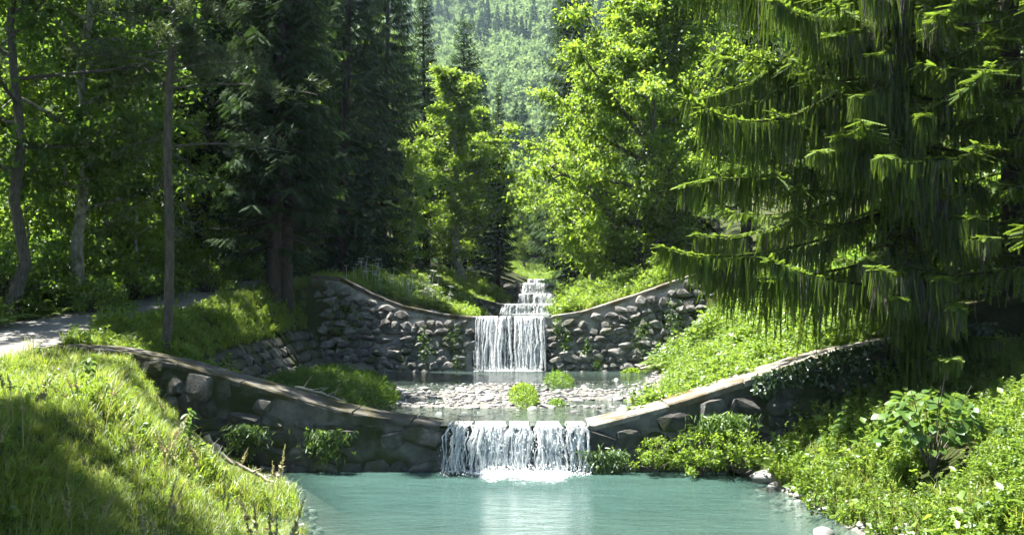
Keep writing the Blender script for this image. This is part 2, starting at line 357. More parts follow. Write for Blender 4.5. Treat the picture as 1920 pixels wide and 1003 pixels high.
xs = np.concatenate([np.linspace(-420, -90, 12)[:-1], np.linspace(-90, -14, 60)[:-1], np.arange(-14, 11, .17), np.linspace(11, 90, 60)[1:], np.linspace(90, 420, 12)[1:]])
ys = np.concatenate([np.linspace(-60, 2, 20)[:-1], np.arange(2, 16.9, .2), np.array([16.9, 17.25, 17.6]), np.arange(17.8, 32.2, .2), np.array([32.2, 32.6, 33.0]), np.arange(33.3, 46.8, .4),
                     [46.8, 47.25, 47.7], np.arange(48.2, 61.8, .5), [61.8, 62.3, 62.8], np.arange(63.5, 74.9, .8), [74.9, 75.25, 75.6], np.arange(76.5, 130, 2), np.linspace(130, 420, 40)])
GX, GY = np.meshgrid(xs, ys); GZ = H(GX, GY)
nx, ny = len(xs), len(ys)
i, j = np.meshgrid(np.arange(nx-1), np.arange(ny-1)); q = (j*nx+i).ravel()
gF = np.stack([q, q+1, q+nx+1, q+nx], -1)
me = np_mesh('ground', np.stack([GX, GY, GZ], -1).reshape(-1, 3), gF, M['ground'], smooth=True)
me.materials.append(M['gravel'])
cx = xs[:-1][None]+np.diff(xs)[None]/2; cyy = ys[:-1][:, None]+np.diff(ys)[:, None]/2
cx, cyy = np.broadcast_arrays(cx, cyy); Xc, Zc = ctrl(cyy)
isbed = (cx > Xc[..., 4]-.05) & (cx < Xc[..., 7]+.05)
me.polygons.foreach_set('material_index', isbed.ravel().astype(np.int32))
prop(link('ground', me), kind='structure')

# path
py_ = np.concatenate([np.arange(-20, 40, .5), np.arange(40, 128, 1.5)]); Xp, Zp = ctrl(py_)
u = np.linspace(-.04, 1.04, 9)
PX = Xp[:, 1:2]*(1-u)+Xp[:, 2:3]*u + .10*(fbm(py_, py_*0, 5, .8)[:, None])*np.where((u < .1) | (u > .9), 1, 0)
PY = np.repeat(py_[:, None], 9, 1); PZ = H(PX, PY)+.035 - .05*np.where((u < 0) | (u > 1), 1, 0)
i, j = np.meshgrid(np.arange(8), np.arange(len(py_)-1)); q = (j*9+i).ravel()
prop(link('path', np_mesh('path', np.stack([PX, PY, PZ], -1).reshape(-1, 3), np.stack([q, q+1, q+10, q+9], -1), M['path'], smooth=True)), kind='structure')

# water sheets
def water(name, y0, y1, z, matn, pad=.5, dscale=.45, step=.3, z1=None):
    yy = np.arange(y0, y1+.001, step); X, Z = ctrl(yy); nu = 41; u = np.linspace(0, 1, nu)
    WX = (X[:, 4:5]-pad)*(1-u)+(X[:, 7:8]+pad)*u; WY = np.repeat(yy[:, None], nu, 1)
    WZ = np.full_like(WX, z)
    dep = np.clip((z-H(WX, WY))/dscale, 0, 1)
    i, j = np.meshgrid(np.arange(nu-1), np.arange(len(yy)-1)); q = (j*nu+i).ravel()
    return prop(link(name, np_mesh(name, np.stack([WX, WY, WZ], -1).reshape(-1, 3), np.stack([q, q+1, q+nu+1, q+nu], -1), M[matn], dep.ravel(), True)), kind='structure')
water('pool_water', -30, 17.2, 0.0, 'pool', dscale=.85)
water('stream_water', 17.0, 32.6, .835, 'shallow', dscale=.5)
water('stream_water', 32.5, 47.3, 2.715, 'shallow', dscale=.35)
water('stream_water', 47.3, 62.3, 3.24, 'shallow', dscale=.35)
water('stream_water', 62.3, 75.3, 4.74, 'shallow', dscale=.35)
water('stream_water', 75.2, 90, 5.46, 'shallow', dscale=.35)

# ------------------------------------------------------------------ stones
def rock_mesh(name, mat, seed, npt=22, cube=.35):
    """an angular boulder, about 1 m across"""
    r = random.Random(seed); bm = bmesh.new()
    for k in range(npt):
        v = Vector((r.gauss(0, 1), r.gauss(0, 1), r.gauss(0, 1))).normalized()
        m = max(abs(c) for c in v); v = v*(1-cube) + v/m*cube
        bm.verts.new(v*.5*(.85+.3*r.random()))
    g = bmesh.ops.convex_hull(bm, input=bm.verts)
    for v in [v for v in bm.verts if not v.link_faces]: bm.verts.remove(v)
    bmesh.ops.recalc_face_normals(bm, faces=bm.faces)
    me = bpy.data.meshes.new(name); bm.to_mesh(me); bm.free(); me.materials.append(mat); return me
def round_mesh(name, mat, seed, flat=False):
    r = random.Random(seed); bm = bmesh.new(); bmesh.ops.create_icosphere(bm, subdivisions=2 if not flat else 1, radius=.5)
    ph = [Vector((r.gauss(0, 1), r.gauss(0, 1), r.gauss(0, 1))) for _ in range(5)]
    for v in bm.verts:
        n = v.co.normalized(); v.co *= 1 + .10*sum(math.sin(3*n.dot(p)+k) for k, p in enumerate(ph))/2
    me = bpy.data.meshes.new(name); bm.to_mesh(me); bm.free(); me.materials.append(mat)
    for p in me.polygons: p.use_smooth = True
    return me
WALLST = [rock_mesh('stone', M['stone_wall'], s, 26, .25) for s in range(12)]
LOWST = [rock_mesh('stone', M['stone_low'], 50+s, 34, .75) for s in range(8)]
WETST = [rock_mesh('stone', M['wet_wall'], 80+s, 30, .6) for s in range(5)]
COB = [round_mesh('stone', M['cobble'], 100+s, True) for s in range(7)] + [rock_mesh('stone', M['cobble'], 120+s, 18, .3) for s in range(5)]

# ------------------------------------------------------------------ dams
def crest_fn(pts):
    px = np.array([p[0] for p in pts]); pz = np.array([p[1] for p in pts])
    return lambda x: np.interp(x, px, pz)
CR1 = crest_fn([(-10, 2.35), (-7.5, 2.2), (-6.2, 1.92), (-4.45, 1.42), (-3.2, 1.07), (-2.1, .90), (-1.35, .80), (1.45, .80), (2.0, .93), (3.2, 1.25), (4.4, 1.63), (6.0, 2.15), (8, 2.55), (10, 2.8)])
CR2 = crest_fn([(-7.6, 4.2), (-6.2, 4.1), (-5, 3.5), (-3.8, 3.06), (-2.5, 2.80), (-1.6, 2.69), (1.35, 2.69), (2.5, 2.86), (3.6, 3.2), (5, 3.67), (6.5, 4.2), (8, 4.5)])
CR3 = crest_fn([(-4, 4.1), (-2.5, 3.72), (-1, 3.34), (-.5, 3.22), (2.4, 3.22), (2.9, 3.45), (5, 4.2)])
CR4 = crest_fn([(-2.5, 5.6), (-.5, 5.1), (.7, 4.72), (3.0, 4.72), (3.6, 5.0), (5.5, 5.6)])
CR5 = crest_fn([(-1, 6.1), (1.3, 5.44), (3.1, 5.44), (4.6, 6)])

def dam_core(parent, crest, x0, x1, yf, zb, th, batter, mat, name='wall_core', n=220):
    xx = np.linspace(x0, x1, n); zc = crest(xx)
    rows = []
    for k in range(13):
        u = k/12; z = zb+(zc-zb)*u; rows.append(np.stack([xx, yf+(z-zb)*batter + .13*fbm(xx*1.6, z*2.2, 4, 1.5, 4), z], -1))
    rows.append(np.stack([xx, yf+(zc-zb)*batter+th, zc], -1)); rows.append(np.stack([xx, yf+(zc-zb)*batter+th, np.full(n, zb)], -1))
    V = np.stack(rows).reshape(-1, 3); R = len(rows)
    i, j = np.meshgrid(np.arange(n-1), np.arange(R-1)); q = (j*n+i).ravel()
    F = np.stack([q, q+1, q+n+1, q+n], -1)
    # end caps
    caps = [[(R-1)*n+0]+[k*n for k in range(R-2, -1, -1)], [k*n+n-1 for k in range(R)]]
    bm = bmesh.new(); vs = [bm.verts.new(v) for v in V]
    for f in F: bm.faces.new([vs[a] for a in f])
    for c in caps: bm.faces.new([vs[a] for a in c])
    m = bpy.data.meshes.new(name); bm.to_mesh(m); bm.free(); m.materials.append(mat)
    return link(name, m, parent)

def coping(parent, crest, x0, x1, yf, zb, th, batter, mat, hgt=.16, over=.06, seg=.9, skip=None, seed=1, name='coping_stone'):
    r = random.Random(seed); x = x0
    while x < x1-.05:
        L = seg*(.75+.5*r.random()); xe = min(x+L, x1)
        if x1-xe < .3: xe = x1
        if not (skip and skip[0] < (x+xe)/2 < skip[1]):
            bm = bmesh.new(); g = .012
            xa, xb = x+g, xe-g; n = 4; ring = []
            dz = r.uniform(-.012, .018)
            for k in range(n+1):
                xx = xa+(xb-xa)*k/n; z = float(crest(xx)); y0 = yf+(z-zb)*batter
                yfr = y0-over+r.uniform(-.012, .012); b = .025
                ring.append([bm.verts.new(c) for c in ((xx, yfr, z-hgt*.6), (xx, yfr, z+hgt*.4-b+dz), (xx, yfr+b, z+hgt*.4+dz+r.uniform(-.008, .008)), (xx, y0+th+over*.5, z+hgt*.4+dz+r.uniform(-.008, .008)), (xx, y0+th+over*.5, z-hgt*.6))])
            for a, b2 in zip(ring, ring[1:]):
                for k in range(5): bm.faces.new([a[k], a[(k+1) % 5], b2[(k+1) % 5], b2[k]])
            bm.faces.new(ring[0]); bm.faces.new(ring[-1][::-1])
            bmesh.ops.recalc_face_normals(bm, faces=bm.faces)
            m = bpy.data.meshes.new(name); bm.to_mesh(m); bm.free(); m.materials.append(mat(x) if callable(mat) else mat)
            link(name, m, parent)
        x = xe

def face_stones(parent, crest, x0, x1, yf, zb, batter, protos, rowh, stw, top=.12, skip=None, seed=1, proud=(.10, .22), name='stone', keep=1.0, jit=1.0):
    r = random.Random(seed); z = zb; cnt = 0; th = math.atan(batter)
    row = 0
    while z < 5.5:
        hgt = rowh*(.8+.45*r.random()); x = x0+r.random()*.2*stw
        while x < x1:
            wd = stw*(.6+.9*r.random()); xc = x+wd/2; zc = z+hgt/2+r.uniform(-.09, .09)*rowh*2*jit
            if zc+hgt*.35 < float(crest(xc))-top and r.random() < keep and not (skip and skip[0] < xc < skip[1]):
                d = .45*min(wd, hgt)+.1; pr = r.uniform(*proud)
                o = link(name, r.choice(protos), parent, (xc, yf+(zc-zb)*batter + d*.5 - pr, zc), (-th+r.uniform(-.2, .2)*jit, r.uniform(-.3, .3)*jit, r.uniform(-.25, .25)*jit),
                         (wd*1.06*r.choice((-1, 1)), d*1.3, hgt*(1.02+.15*r.random())*r.choice((-1, 1))))
                cnt += 1
            x += wd
        z += hgt*.93; row += 1
    return cnt

d1 = empty('stone_dam', (0, 0, 0)); prop(d1, 'low mossy stone dam with pale curved coping above the turquoise pool', 'dam')
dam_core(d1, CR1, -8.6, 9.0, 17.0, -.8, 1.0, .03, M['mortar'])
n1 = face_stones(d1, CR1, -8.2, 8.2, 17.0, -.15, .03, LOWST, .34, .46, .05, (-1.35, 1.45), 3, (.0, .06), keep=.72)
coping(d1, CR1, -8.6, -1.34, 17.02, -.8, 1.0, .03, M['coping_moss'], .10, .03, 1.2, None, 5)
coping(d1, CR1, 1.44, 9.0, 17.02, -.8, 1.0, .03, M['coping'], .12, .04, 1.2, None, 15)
n1b = face_stones(d1, lambda x: .80+0*x, -1.3, 1.4, 17.04, -.1, .03, WETST, .36, .5, .05, None, 12, (.02, .09))
d2 = empty('stone_dam', (0, 0, 0)); prop(d2, 'tall dry rubble stone dam across the stream behind the gravel bar', 'dam')
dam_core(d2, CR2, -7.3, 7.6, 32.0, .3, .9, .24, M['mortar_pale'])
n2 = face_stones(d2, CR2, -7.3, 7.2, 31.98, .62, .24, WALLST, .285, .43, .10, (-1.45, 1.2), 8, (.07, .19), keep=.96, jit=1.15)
n2b = face_stones(d2, lambda x: 2.66+0*x, -1.45, 1.3, 32.0, .62, .24, WETST, .34, .5, .08, None, 14, (.03, .14))
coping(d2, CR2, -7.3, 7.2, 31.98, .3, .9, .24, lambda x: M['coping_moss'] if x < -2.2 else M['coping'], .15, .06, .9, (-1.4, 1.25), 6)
d3 = empty('stone_dam', (0, 0, 0)); prop(d3, 'small shaded stone step dam just behind the tall rubble dam', 'dam')
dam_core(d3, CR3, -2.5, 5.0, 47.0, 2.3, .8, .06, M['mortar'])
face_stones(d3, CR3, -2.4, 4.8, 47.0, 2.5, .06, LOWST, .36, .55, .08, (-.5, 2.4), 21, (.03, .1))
coping(d3, CR3, -2.5, 5.0, 47.0, 2.3, .8, .06, M['coping_moss'], .14, .05, 1.0, (-.4, 2.3), 7)
d4 = empty('stone_dam', (0, 0, 0)); prop(d4, 'farther stone step dam with a stepped white cascade beneath the meadow', 'dam')
dam_core(d4, CR4, -2.2, 5.4, 62.0, 2.8, .8, .1, M['mortar'])
face_stones(d4, CR4, -2, 5.2, 62.0, 3.1, .1, LOWST, .45, .7, .08, (.7, 3.0), 23, (.03, .1))
coping(d4, CR4, -2.2, 5.4, 62.0, 2.8, .8, .1, M['coping_moss'], .14, .05, 1.0, (.8, 2.9), 8)
# ledge in the middle of the far cascade
bm = bmesh.new(); bmesh.ops.create_cube(bm, size=1)
for v in bm.verts: v.co = (1.9+v.co.x*2.6, 61.75+v.co.y*.7, 3.5+v.co.z*1.0 + .06*math.sin(v.co.x*7))
bmesh.ops.bevel(bm, geom=bm.edges[:], offset=.06, segments=2)
m_ = bpy.data.meshes.new('ledge'); bm.to_mesh(m_); bm.free(); m_.materials.append(M['wet_wall']); link('ledge', m_, d4)
d5 = empty('stone_dam', (0, 0, 0)); prop(d5, 'farthest and lowest stone step of the stream, below the sunny meadow', 'dam')
dam_core(d5, CR5, -.8, 4.4, 75.0, 4.6, .7, .05, M['mortar'])
coping(d5, CR5, -.8, 4.4, 75.0, 4.6, .7, .05, M['coping_moss'], .12, .05, 1.0, (1.35, 3.05), 9)

# ------------------------------------------------------------------ waterfalls
def waterfall(label, x0, x1, ytop, zt, zb, prof, n, seed, wmax=.10, throw=.28, group=None, slope=0.0, foamr=None, wmin=.015, grp=17.0):
    """strands of water leaving the crest in a parabola; prof(u) is how dense the flow is across the crest"""
    rng = np.random.default_rng(seed); root = empty('waterfall', ((x0+x1)/2, ytop, zb)); prop(root, label, 'waterfall', group)
    off = np.array(root.location)
    g = Geo(4)
    us = []
    while len(us) < n:
        u = rng.random()
        if rng.random() < prof(u)*min(1, max(.03, (float(.65*vnoise(u*grp, seed, seed)+.35*vnoise(u*grp*2.7, seed+3, seed))-.40)*5.5)): us.append(u)
    for u in us:
        wd = wmin + (wmax-wmin)*rng.random()**2*(.4+prof(u))*(3.2 if rng.random() < .10 else 1); x = x0+(x1-x0)*u
        K = 11; t0 = 0 if rng.random() < .75 else rng.random()*.5; t1 = 1 if rng.random() < .8 else .55+.4*rng.random()
        t = np.linspace(t0, t1, K); v = throw*(.7+.6*rng.random())
        z = zt - (zt-zb)*t**1.6 + .02; y = ytop - v*np.sqrt(t)*(.5+.5*t) - slope*(zt-z) + rng.normal()*.035
        if t0 == 0:   # starts flat on the crest
            y = np.concatenate([[ytop+.5, ytop+.12], y]); z = np.concatenate([[zt+.045, zt+.04], z]); t = np.concatenate([[0, 0], t])
        K = len(t); xx = x + .025*np.cumsum(rng.normal(size=K)) + (x-(x0+x1)/2)*.05*t
        wv = wd*(1-.25*t)*(.7+.6*rng.random(K)); wv[-1] *= .5
        dep = np.minimum(wv*.35, .02)
        V = np.stack([np.stack([xx-wv/2, y, z], -1), np.stack([xx, y-dep, z+.004], -1), np.stack([xx+wv/2, y, z], -1), np.stack([xx, y+dep, z], -1)], 1)
        i = np.arange(K-1)[:, None]*4; j = np.arange(4)[None]; j2 = (j+1) % 4
        g.add(V.reshape(-1, 3)-off, np.stack([i+j, i+j2, i+4+j2, i+4+j], -1).reshape(-1, 4))
    link('stream', g.mesh('stream', M['fall'], True), root)
    # drops
    dt = Geo(3); ov = np.array([[1, 0, 0], [-1, 0, 0], [0, 1, 0], [0, -1, 0], [0, 0, 1.6], [0, 0, -1.6]], float)
    of = np.array([[0, 2, 4], [2, 1, 4], [1, 3, 4], [3, 0, 4], [2, 0, 5], [1, 2, 5], [3, 1, 5], [0, 3, 5]])
    k = n*4; uu = rng.random(k*3); uu = uu[[rng.random() < prof(a) for a in uu]][:k]; k = len(uu)
    tz = rng.random(k)**.8; s = .004+.008*rng.random(k)**2
    T = np.stack([x0+(x1-x0)*uu + rng.normal(size=k)*.03, ytop-throw*(.4+.8*rng.random(k))-slope*(zt-zb)*tz, zt-(zt-zb)*tz], -1)-off
    k2 = n*7; uu = rng.random(k2); a = rng.random(k2)
    T2 = np.stack([x0+(x1-x0)*uu, ytop-throw-slope*(zt-zb)-.35*a+rng.normal(size=k2)*.08, zb+.02+.22*rng.random(k2)**2.5*(1-a*.6)], -1)-off
    pr = np.array([prof(q_) for q_ in uu]); sel = rng.random(k2) < pr; T2 = T2[sel]
    s2 = .004+.009*rng.random(len(T2))**2
    Tall = np.concatenate([T, T2]); sa = np.concatenate([s, s2])
    dt.rep(ov, of, np.eye(3)[None]*sa[:, None, None], Tall)
    prop(link('spray', dt.mesh('spray', M['foam']), root), kind='stuff')
    # foam on the water below
    if foamr:
        fw, fd = foamr; gx = np.arange(x0-fw, x1+fw, .035); gy = np.arange(ytop-throw-fd, ytop+.1, .035); FX, FY = np.meshgrid(gx, gy)
        uu = np.clip((FX-x0)/(x1-x0), 0, 1); pf = np.interp(uu, np.linspace(0, 1, 21), [prof(a) for a in np.linspace(0, 1, 21)])
        d = np.clip((ytop-throw*.6-FY)/fd, -.6, 1); ex = np.maximum(0, np.maximum(x0-FX, FX-x1))/max(fw, .01)
        s_ = pf*1.15 - np.maximum(d, 0)**1.3*.95 - ex*1.3 + 1.5*fbm(FX, FY*3.0, seed+3, 4.0, 4) + .12
        s_ = pf*.72 - np.maximum(d, 0)**.8*1.15 - ex*1.2 + .45*fbm(FX, FY*2.0, seed+3, 1.6, 3) + .18
        FZ = zb+.006 + np.clip(s_, 0, .6)*.06*(1+1.5*fbm(FX, FY, seed+9, 9, 2)) + .03*np.clip(s_, 0, 1)*vnoise(FX, FY, seed+5, 14)
        nxx = len(gx); i, j = np.meshgrid(np.arange(nxx-1), np.arange(len(gy)-1)); q = (j*nxx+i).ravel()
        F = np.stack([q, q+1, q+nxx+1, q+nxx], -1); F = F[(s_.ravel()[F] > -.35).sum(1) >= 3]
        if len(F):
            V = np.stack([FX, FY, FZ], -1).reshape(-1, 3); us_, inv = np.unique(F, return_inverse=True)
            prop(link('foam', np_mesh('foam', V[us_]-off, inv.reshape(F.shape), M['foam_sheet'], np.clip(s_.ravel()[us_], -.4, 1), True), root), kind='stuff')
    return root
def prof1(u): return float(np.interp(u, [0, .05, .2, .27, .36, .45, .55, .62, .75, .82, .86, 1], [.18, .25, .22, .55, .95, .75, 1, .9, 1, .85, .45, .22]))
def prof2(u): return float(np.interp(u, [0, .08, .13, .22, .3, .5, .6, .75, .85, 1], [.35, .3, .1, .85, .8, 1, .7, .9, .8, .25]))
waterfall('wide broken waterfall splashing white into the turquoise pool', -1.32, 1.42, 17.0, .82, 0.0, prof1, 330, 1, .075, .20, foamr=(.5, 1.7))
waterfall('taller narrow waterfall dropping over the rubble dam onto the gravel bar', -1.33, 1.08, 32.46, 2.71, .835, prof2, 260, 2, .09, .25, slope=.20, foamr=(.3, .9))
waterfall('low wide cascade just above the lip of the rubble dam', -.5, 2.35, 47.05, 3.25, 2.72, lambda u: .5+.5*u, 150, 3, .13, .15, slope=.06, foamr=(.2, .8), wmin=.04)
waterfall('upper step of the far stepped cascade', .7, 2.95, 62.1, 4.75, 4.0, lambda u: .9, 150, 4, .15, .2, slope=.1, wmin=.05)
waterfall('lower step of the far stepped cascade', .6, 3.05, 61.4, 4.02, 3.25, lambda u: .85, 150, 5, .15, .2, slope=.1, foamr=(.2, .8), wmin=.05)
waterfall('tiny farthest fall below the sunny meadow', 1.4, 2.9, 75.0, 5.46, 4.75, lambda u: .8, 70, 6, .15, .2, slope=.05, wmin=.05)

# ------------------------------------------------------------------ loose stones in the stream bed
bar = empty('gravel_bar', (0, 0, 0)); bar['kind'] = 'structure'
rs = random.Random(11); cnt = 0; placed = []
while cnt < 290:
    yy = 18.3+12.9*rs.random()**1.0; Xq, Zq = ctrl(yy); xx = rs.uniform(-3.6, Xq[7]+.2)
    if yy < 18.9 and rs.random() < .8: continue
    s = .08+.25*rs.random()**2.6
    if any((xx-a)**2+(yy-b)**2 < (.45*(s+c))**2 for a, b, c in placed): continue
    placed.append((xx, yy, s)); cnt += 1
    link('stone', rs.choice(COB), bar, (xx, yy, h1(xx, yy)+s*.08), (rs.uniform(-.2, .2), rs.uniform(-.2, .2), rs.uniform(0, 6.3)), (s*1.35, s*1.0, s*(.35+.3*rs.random())))
# the pebbles too small to pick apart
def join_rocks(name, protos, pts, sizes, seed, flat=(.35, .7)):
    rng = np.random.default_rng(seed); g = Geo(3)
    P_ = []
    for m in protos:
        v = np.array([x.co[:] for x in m.vertices]); f = []
        for p in m.polygons:
            vi = list(p.vertices); f += [(vi[0], vi[k], vi[k+1]) for k in range(1, len(vi)-1)]
        P_.append((v, np.array(f)))
    idx = rng.integers(0, len(P_), len(pts))
    for k, (v, f) in enumerate(P_):
        s = idx == k; kk = s.sum()
        if not kk: continue
        a = rng.random(kk)*6.28; c, si = np.cos(a), np.sin(a); fl = flat[0]+(flat[1]-flat[0])*rng.random(kk)
        Mx = np.zeros((kk, 3, 3)); Mx[:, 0, 0] = c*1.3; Mx[:, 0, 1] = -si; Mx[:, 1, 0] = si*1.3; Mx[:, 1, 1] = c; Mx[:, 2, 2] = fl
        Mx[:, 2, 0] = rng.uniform(-.2, .2, kk); Mx *= sizes[s][:, None, None]
        g.rep(v, f, Mx, pts[s], rng.random(kk))
    return g
rng = np.random.default_rng(5)
def cobble_small():
    m, t, out = mat_new('pebble'); at = N(t, 'ShaderNodeAttribute', attribute_name='rnd')
    c = ramp(t, at.outputs['Fac'], [(0, (.06, .06, .058)), (.5, (.17, .168, .163)), (1, (.33, .325, .315))])
    p = N(t, 'ShaderNodeBsdfPrincipled'); p.inputs['Roughness'].default_value = .8; t.links.new(c, p.inputs['Base Color']); t.links.new(p.outputs[0], out.inputs[0]); return m
M['pebble'] = cobble_small()
k = 5200; yy = rng.uniform(18.2, 31.3, k); Xq, _ = ctrl(yy); xx = Xq[:, 4]+(Xq[:, 7]+.3-Xq[:, 4])*rng.random(k)
zz = H(xx, yy); sel = zz > .80-.08*rng.random(k); xx, yy, zz = xx[sel], yy[sel], zz[sel]
prop(link('pebbles', join_rocks('p', [rock_mesh('p', M['pebble'], 300+s, 12, .2) for s in range(4)], np.stack([xx, yy, zz+.01], -1), .04+.11*rng.random(len(xx))**2, 6).mesh('pebbles', M['pebble']), bar), kind='stuff')
k = 700; yy = rng.uniform(7, 16.6, k); Xq, _ = ctrl(yy); sd_ = rng.random(k) < .62
xx = np.where(sd_, Xq[:, 7]+rng.normal(size=k)*.16-.03, Xq[:, 4]+rng.normal(size=k)*.2+.05)
prop(link('shore_pebbles', join_rocks('p', [rock_mesh('p', M['pebble'], 320+s, 14, .2) for s in range(4)], np.stack([xx, yy, H(xx, yy)+.01], -1), .04+.16*rng.random(k)**3, 8).mesh('shore_pebbles', M['pebble'])), 'grey pebbles and small stones along the pool edge', 'pebbles', None, 'stuff')
# single boulders by the pool
BIG = [round_mesh('boulder', M['cobble_pale'], 200+s) for s in range(4)]
def boulder(px, py, D, s, sq, label, z=None):
    p = P(px, py, D); o = link('boulder', BIG[int(px) % 4], None, (p.x, p.y, h1(p.x, p.y)+.1*s if z is None else z), (0.1, 0, px*.7), (s, s*.8, s*sq)); prop(o, label, 'boulder'); return o
boulder(1440, 897, 16.0, .62, .42, 'flat grey boulder at the water edge below the leafy bank', .08)
boulder(1545, 1000, 12.05, .34, .55, 'pale round boulder in the shallow water at the bottom edge', .05)
boulder(1700, 1000, 11.6, .30, .6, 'small pale boulder in the grass at the bottom edge', .22)
boulder(1405, 884, 16.7, .35, .5, 'small grey stone beside the flat boulder at the pool corner', .05)

# stone paving on the lower left bank between the dams
rv = empty('stone_revetment', (0, 0, 0)); prop(rv, 'sloping grey stone paving at the foot of the grassy bank', 'revetment')
r = random.Random(31)
for a in range(26):
    y = 21.5+a*.40
    Xq, Zq = ctrl(y); nrow = 4
    for b in range(nrow):
        u = (b+.5)/nrow*.52; x = Xq[4]*(1-u)+Xq[3]*u; z = h1(x, y); sl = math.atan2(Zq[3]-Zq[4], Xq[4]-Xq[3])
        link('stone', r.choice(LOWST), rv, (x+.02, y+r.uniform(-.04, .04), z+.05), (r.uniform(-.1, .1), sl+r.uniform(-.1, .1), r.uniform(-.15, .15)), (.30*(.9+.3*r.random()), .38*(.9+.2*r.random()), .16))
# ------------------------------------------------------------------ plant templates
LV = np.array([[0, 0, 0], [.42, .30, .07], [1, 0, -.08], [.42, -.30, .07]], float); LF = np.array([[0, 2, 1], [0, 3, 2]])
def fishbone(nt=6, cross=False, wid=1.0):
    V = []; F = []
    for k in range(nt):
        x = k/nt; L = 1-.55*x
        for s in (-1, 1):
            b = len(V)
            V += [(x, 0, 0), (x+1.15/nt, 0, 0), (x+1.5/nt, s*.5*L*wid, -.12*L)]; F.append((b, b+1, b+2) if s > 0 else (b, b+2, b+1))
            if cross:
                b = len(V); V += [(x, 0, 0), (x+1.15/nt, 0, 0), (x+1.5/nt, 0, s*.5*L*wid)]; F.append((b, b+1, b+2))
    return np.array(V, float), np.array(F)
FBV, FBF = fishbone(6); FDV, FDF = fishbone(9); FEV, FEF = fishbone(6, True); FCV, FCF = fishbone(11, True)

def leaf_cloud(g, rng, C, R, n, size, squash=.6, up=.8, out=.6, jit=.55, shell=.45):
    """n leaves in each clump (centres C, radii R)"""
    k = len(C); idx = np.repeat(np.arange(k), n); m = len(idx)
    d = nrm(rng.normal(size=(m, 3))); rr = np.minimum(np.abs(rng.normal(size=m))*.52, 1.5)
    off = d*rr[:, None]*R[idx][:, None]; off[:, 2] *= squash; off[:, 2] -= .18*R[idx]*rr**2
    pos = C[idx]+off
    nd = nrm(np.array([0, 0, up])+out*d+jit*rng.normal(size=(m, 3)))
    xd = nrm(d+np.array([0, 0, -.35])+.8*rng.normal(size=(m, 3)))
    s = size*(.65+.7*rng.random(m)); Mx = frames(xd, nd)*s[:, None, None]
    cl = rng.random(k)
    g.rep(LV, LF, Mx, pos, np.clip(.35*cl[idx]+.65*rng.random(m), 0, 1))

def broadleaf(name, seed, h, cr, cb, leafmat, bark, nl=16, leaf=.14, nper=95, r0=None, top=1.0, lean=0.0, csize=.85, nsub=6):
    rng = np.random.default_rng(seed); wood = Geo(4); lv = Geo(3); C = []; R = []
    r0 = r0 or h*.017
    tz = np.linspace(0, .93*h, 12); tp = np.stack([np.cumsum(rng.normal(size=12))*.05*h/12*2+lean*tz, np.cumsum(rng.normal(size=12))*.05*h/12*2, tz-.15], -1)
    tp[:, :2] -= tp[0, :2]
    wood.add(*tube(tp, r0*(1-.85*(tz/h))*np.where(tz < .4, 1.3, 1), 9))
    for i in range(nl):
        t = cb/h+(.95-cb/h)*(i+.3*rng.random())/nl; u = (t-cb/h)/(1-cb/h)
        p0 = np.array([np.interp(t*h, tz, tp[:, k]) for k in range(3)])
        L = cr*max(.25, math.sin(math.pi*min(1, .18+.80*u)**.8))*(.6+.65*rng.random()); az = i*2.4+rng.random()*.7
        el = math.radians(12+45*u+rng.normal()*8)
        s = np.linspace(0, 1, 6)[:, None]
        d = np.array([math.cos(az)*math.cos(el), math.sin(az)*math.cos(el), math.sin(el)])
        pts = p0+d*L*s+np.array([0, 0, 1.])*(.22*L*s**2)+rng.normal(size=(6, 3))*.04*L*s
        rb = r0*(1-.8*t)*.55; wood.add(*tube(pts, np.linspace(rb, rb*.25, 6), 5))
        tap = 1-.45*u; C += [pts[1], pts[3]]; R += [csize*.85, csize*.9]; C.append(pts[-1]); R.append(csize*tap*(.8+.4*rng.random()))
        for j in range(nsub):
            v = .12+.88*(j+.5*rng.random())/nsub; q = np.array([np.interp(v, s[:, 0], pts[:, k]) for k in range(3)])
            dd = nrm(d*.7+rng.normal(size=3)*.75+np.array([0, 0, .15])); l = L*(.22+.25*rng.random())
            sp = q+dd*l*np.linspace(0, 1, 4)[:, None]+np.array([0, 0, -.1])*l*np.linspace(0, 1, 4)[:, None]**2
            wood.add(*tube(sp, np.linspace(rb*.35, rb*.1, 4), 4))
            C += [sp[-1], sp[2]]; R += [csize*tap*(.6+.5*rng.random()), csize*tap*(.45+.4*rng.random())]
    C = np.array(C); R = np.array(R)
    leaf_cloud(lv, rng, C, R, nper, leaf)
    root = empty(name); link('trunk', wood.mesh('trunk', bark, True), root); link('crown', lv.mesh('crown', leafmat), root)
    return root

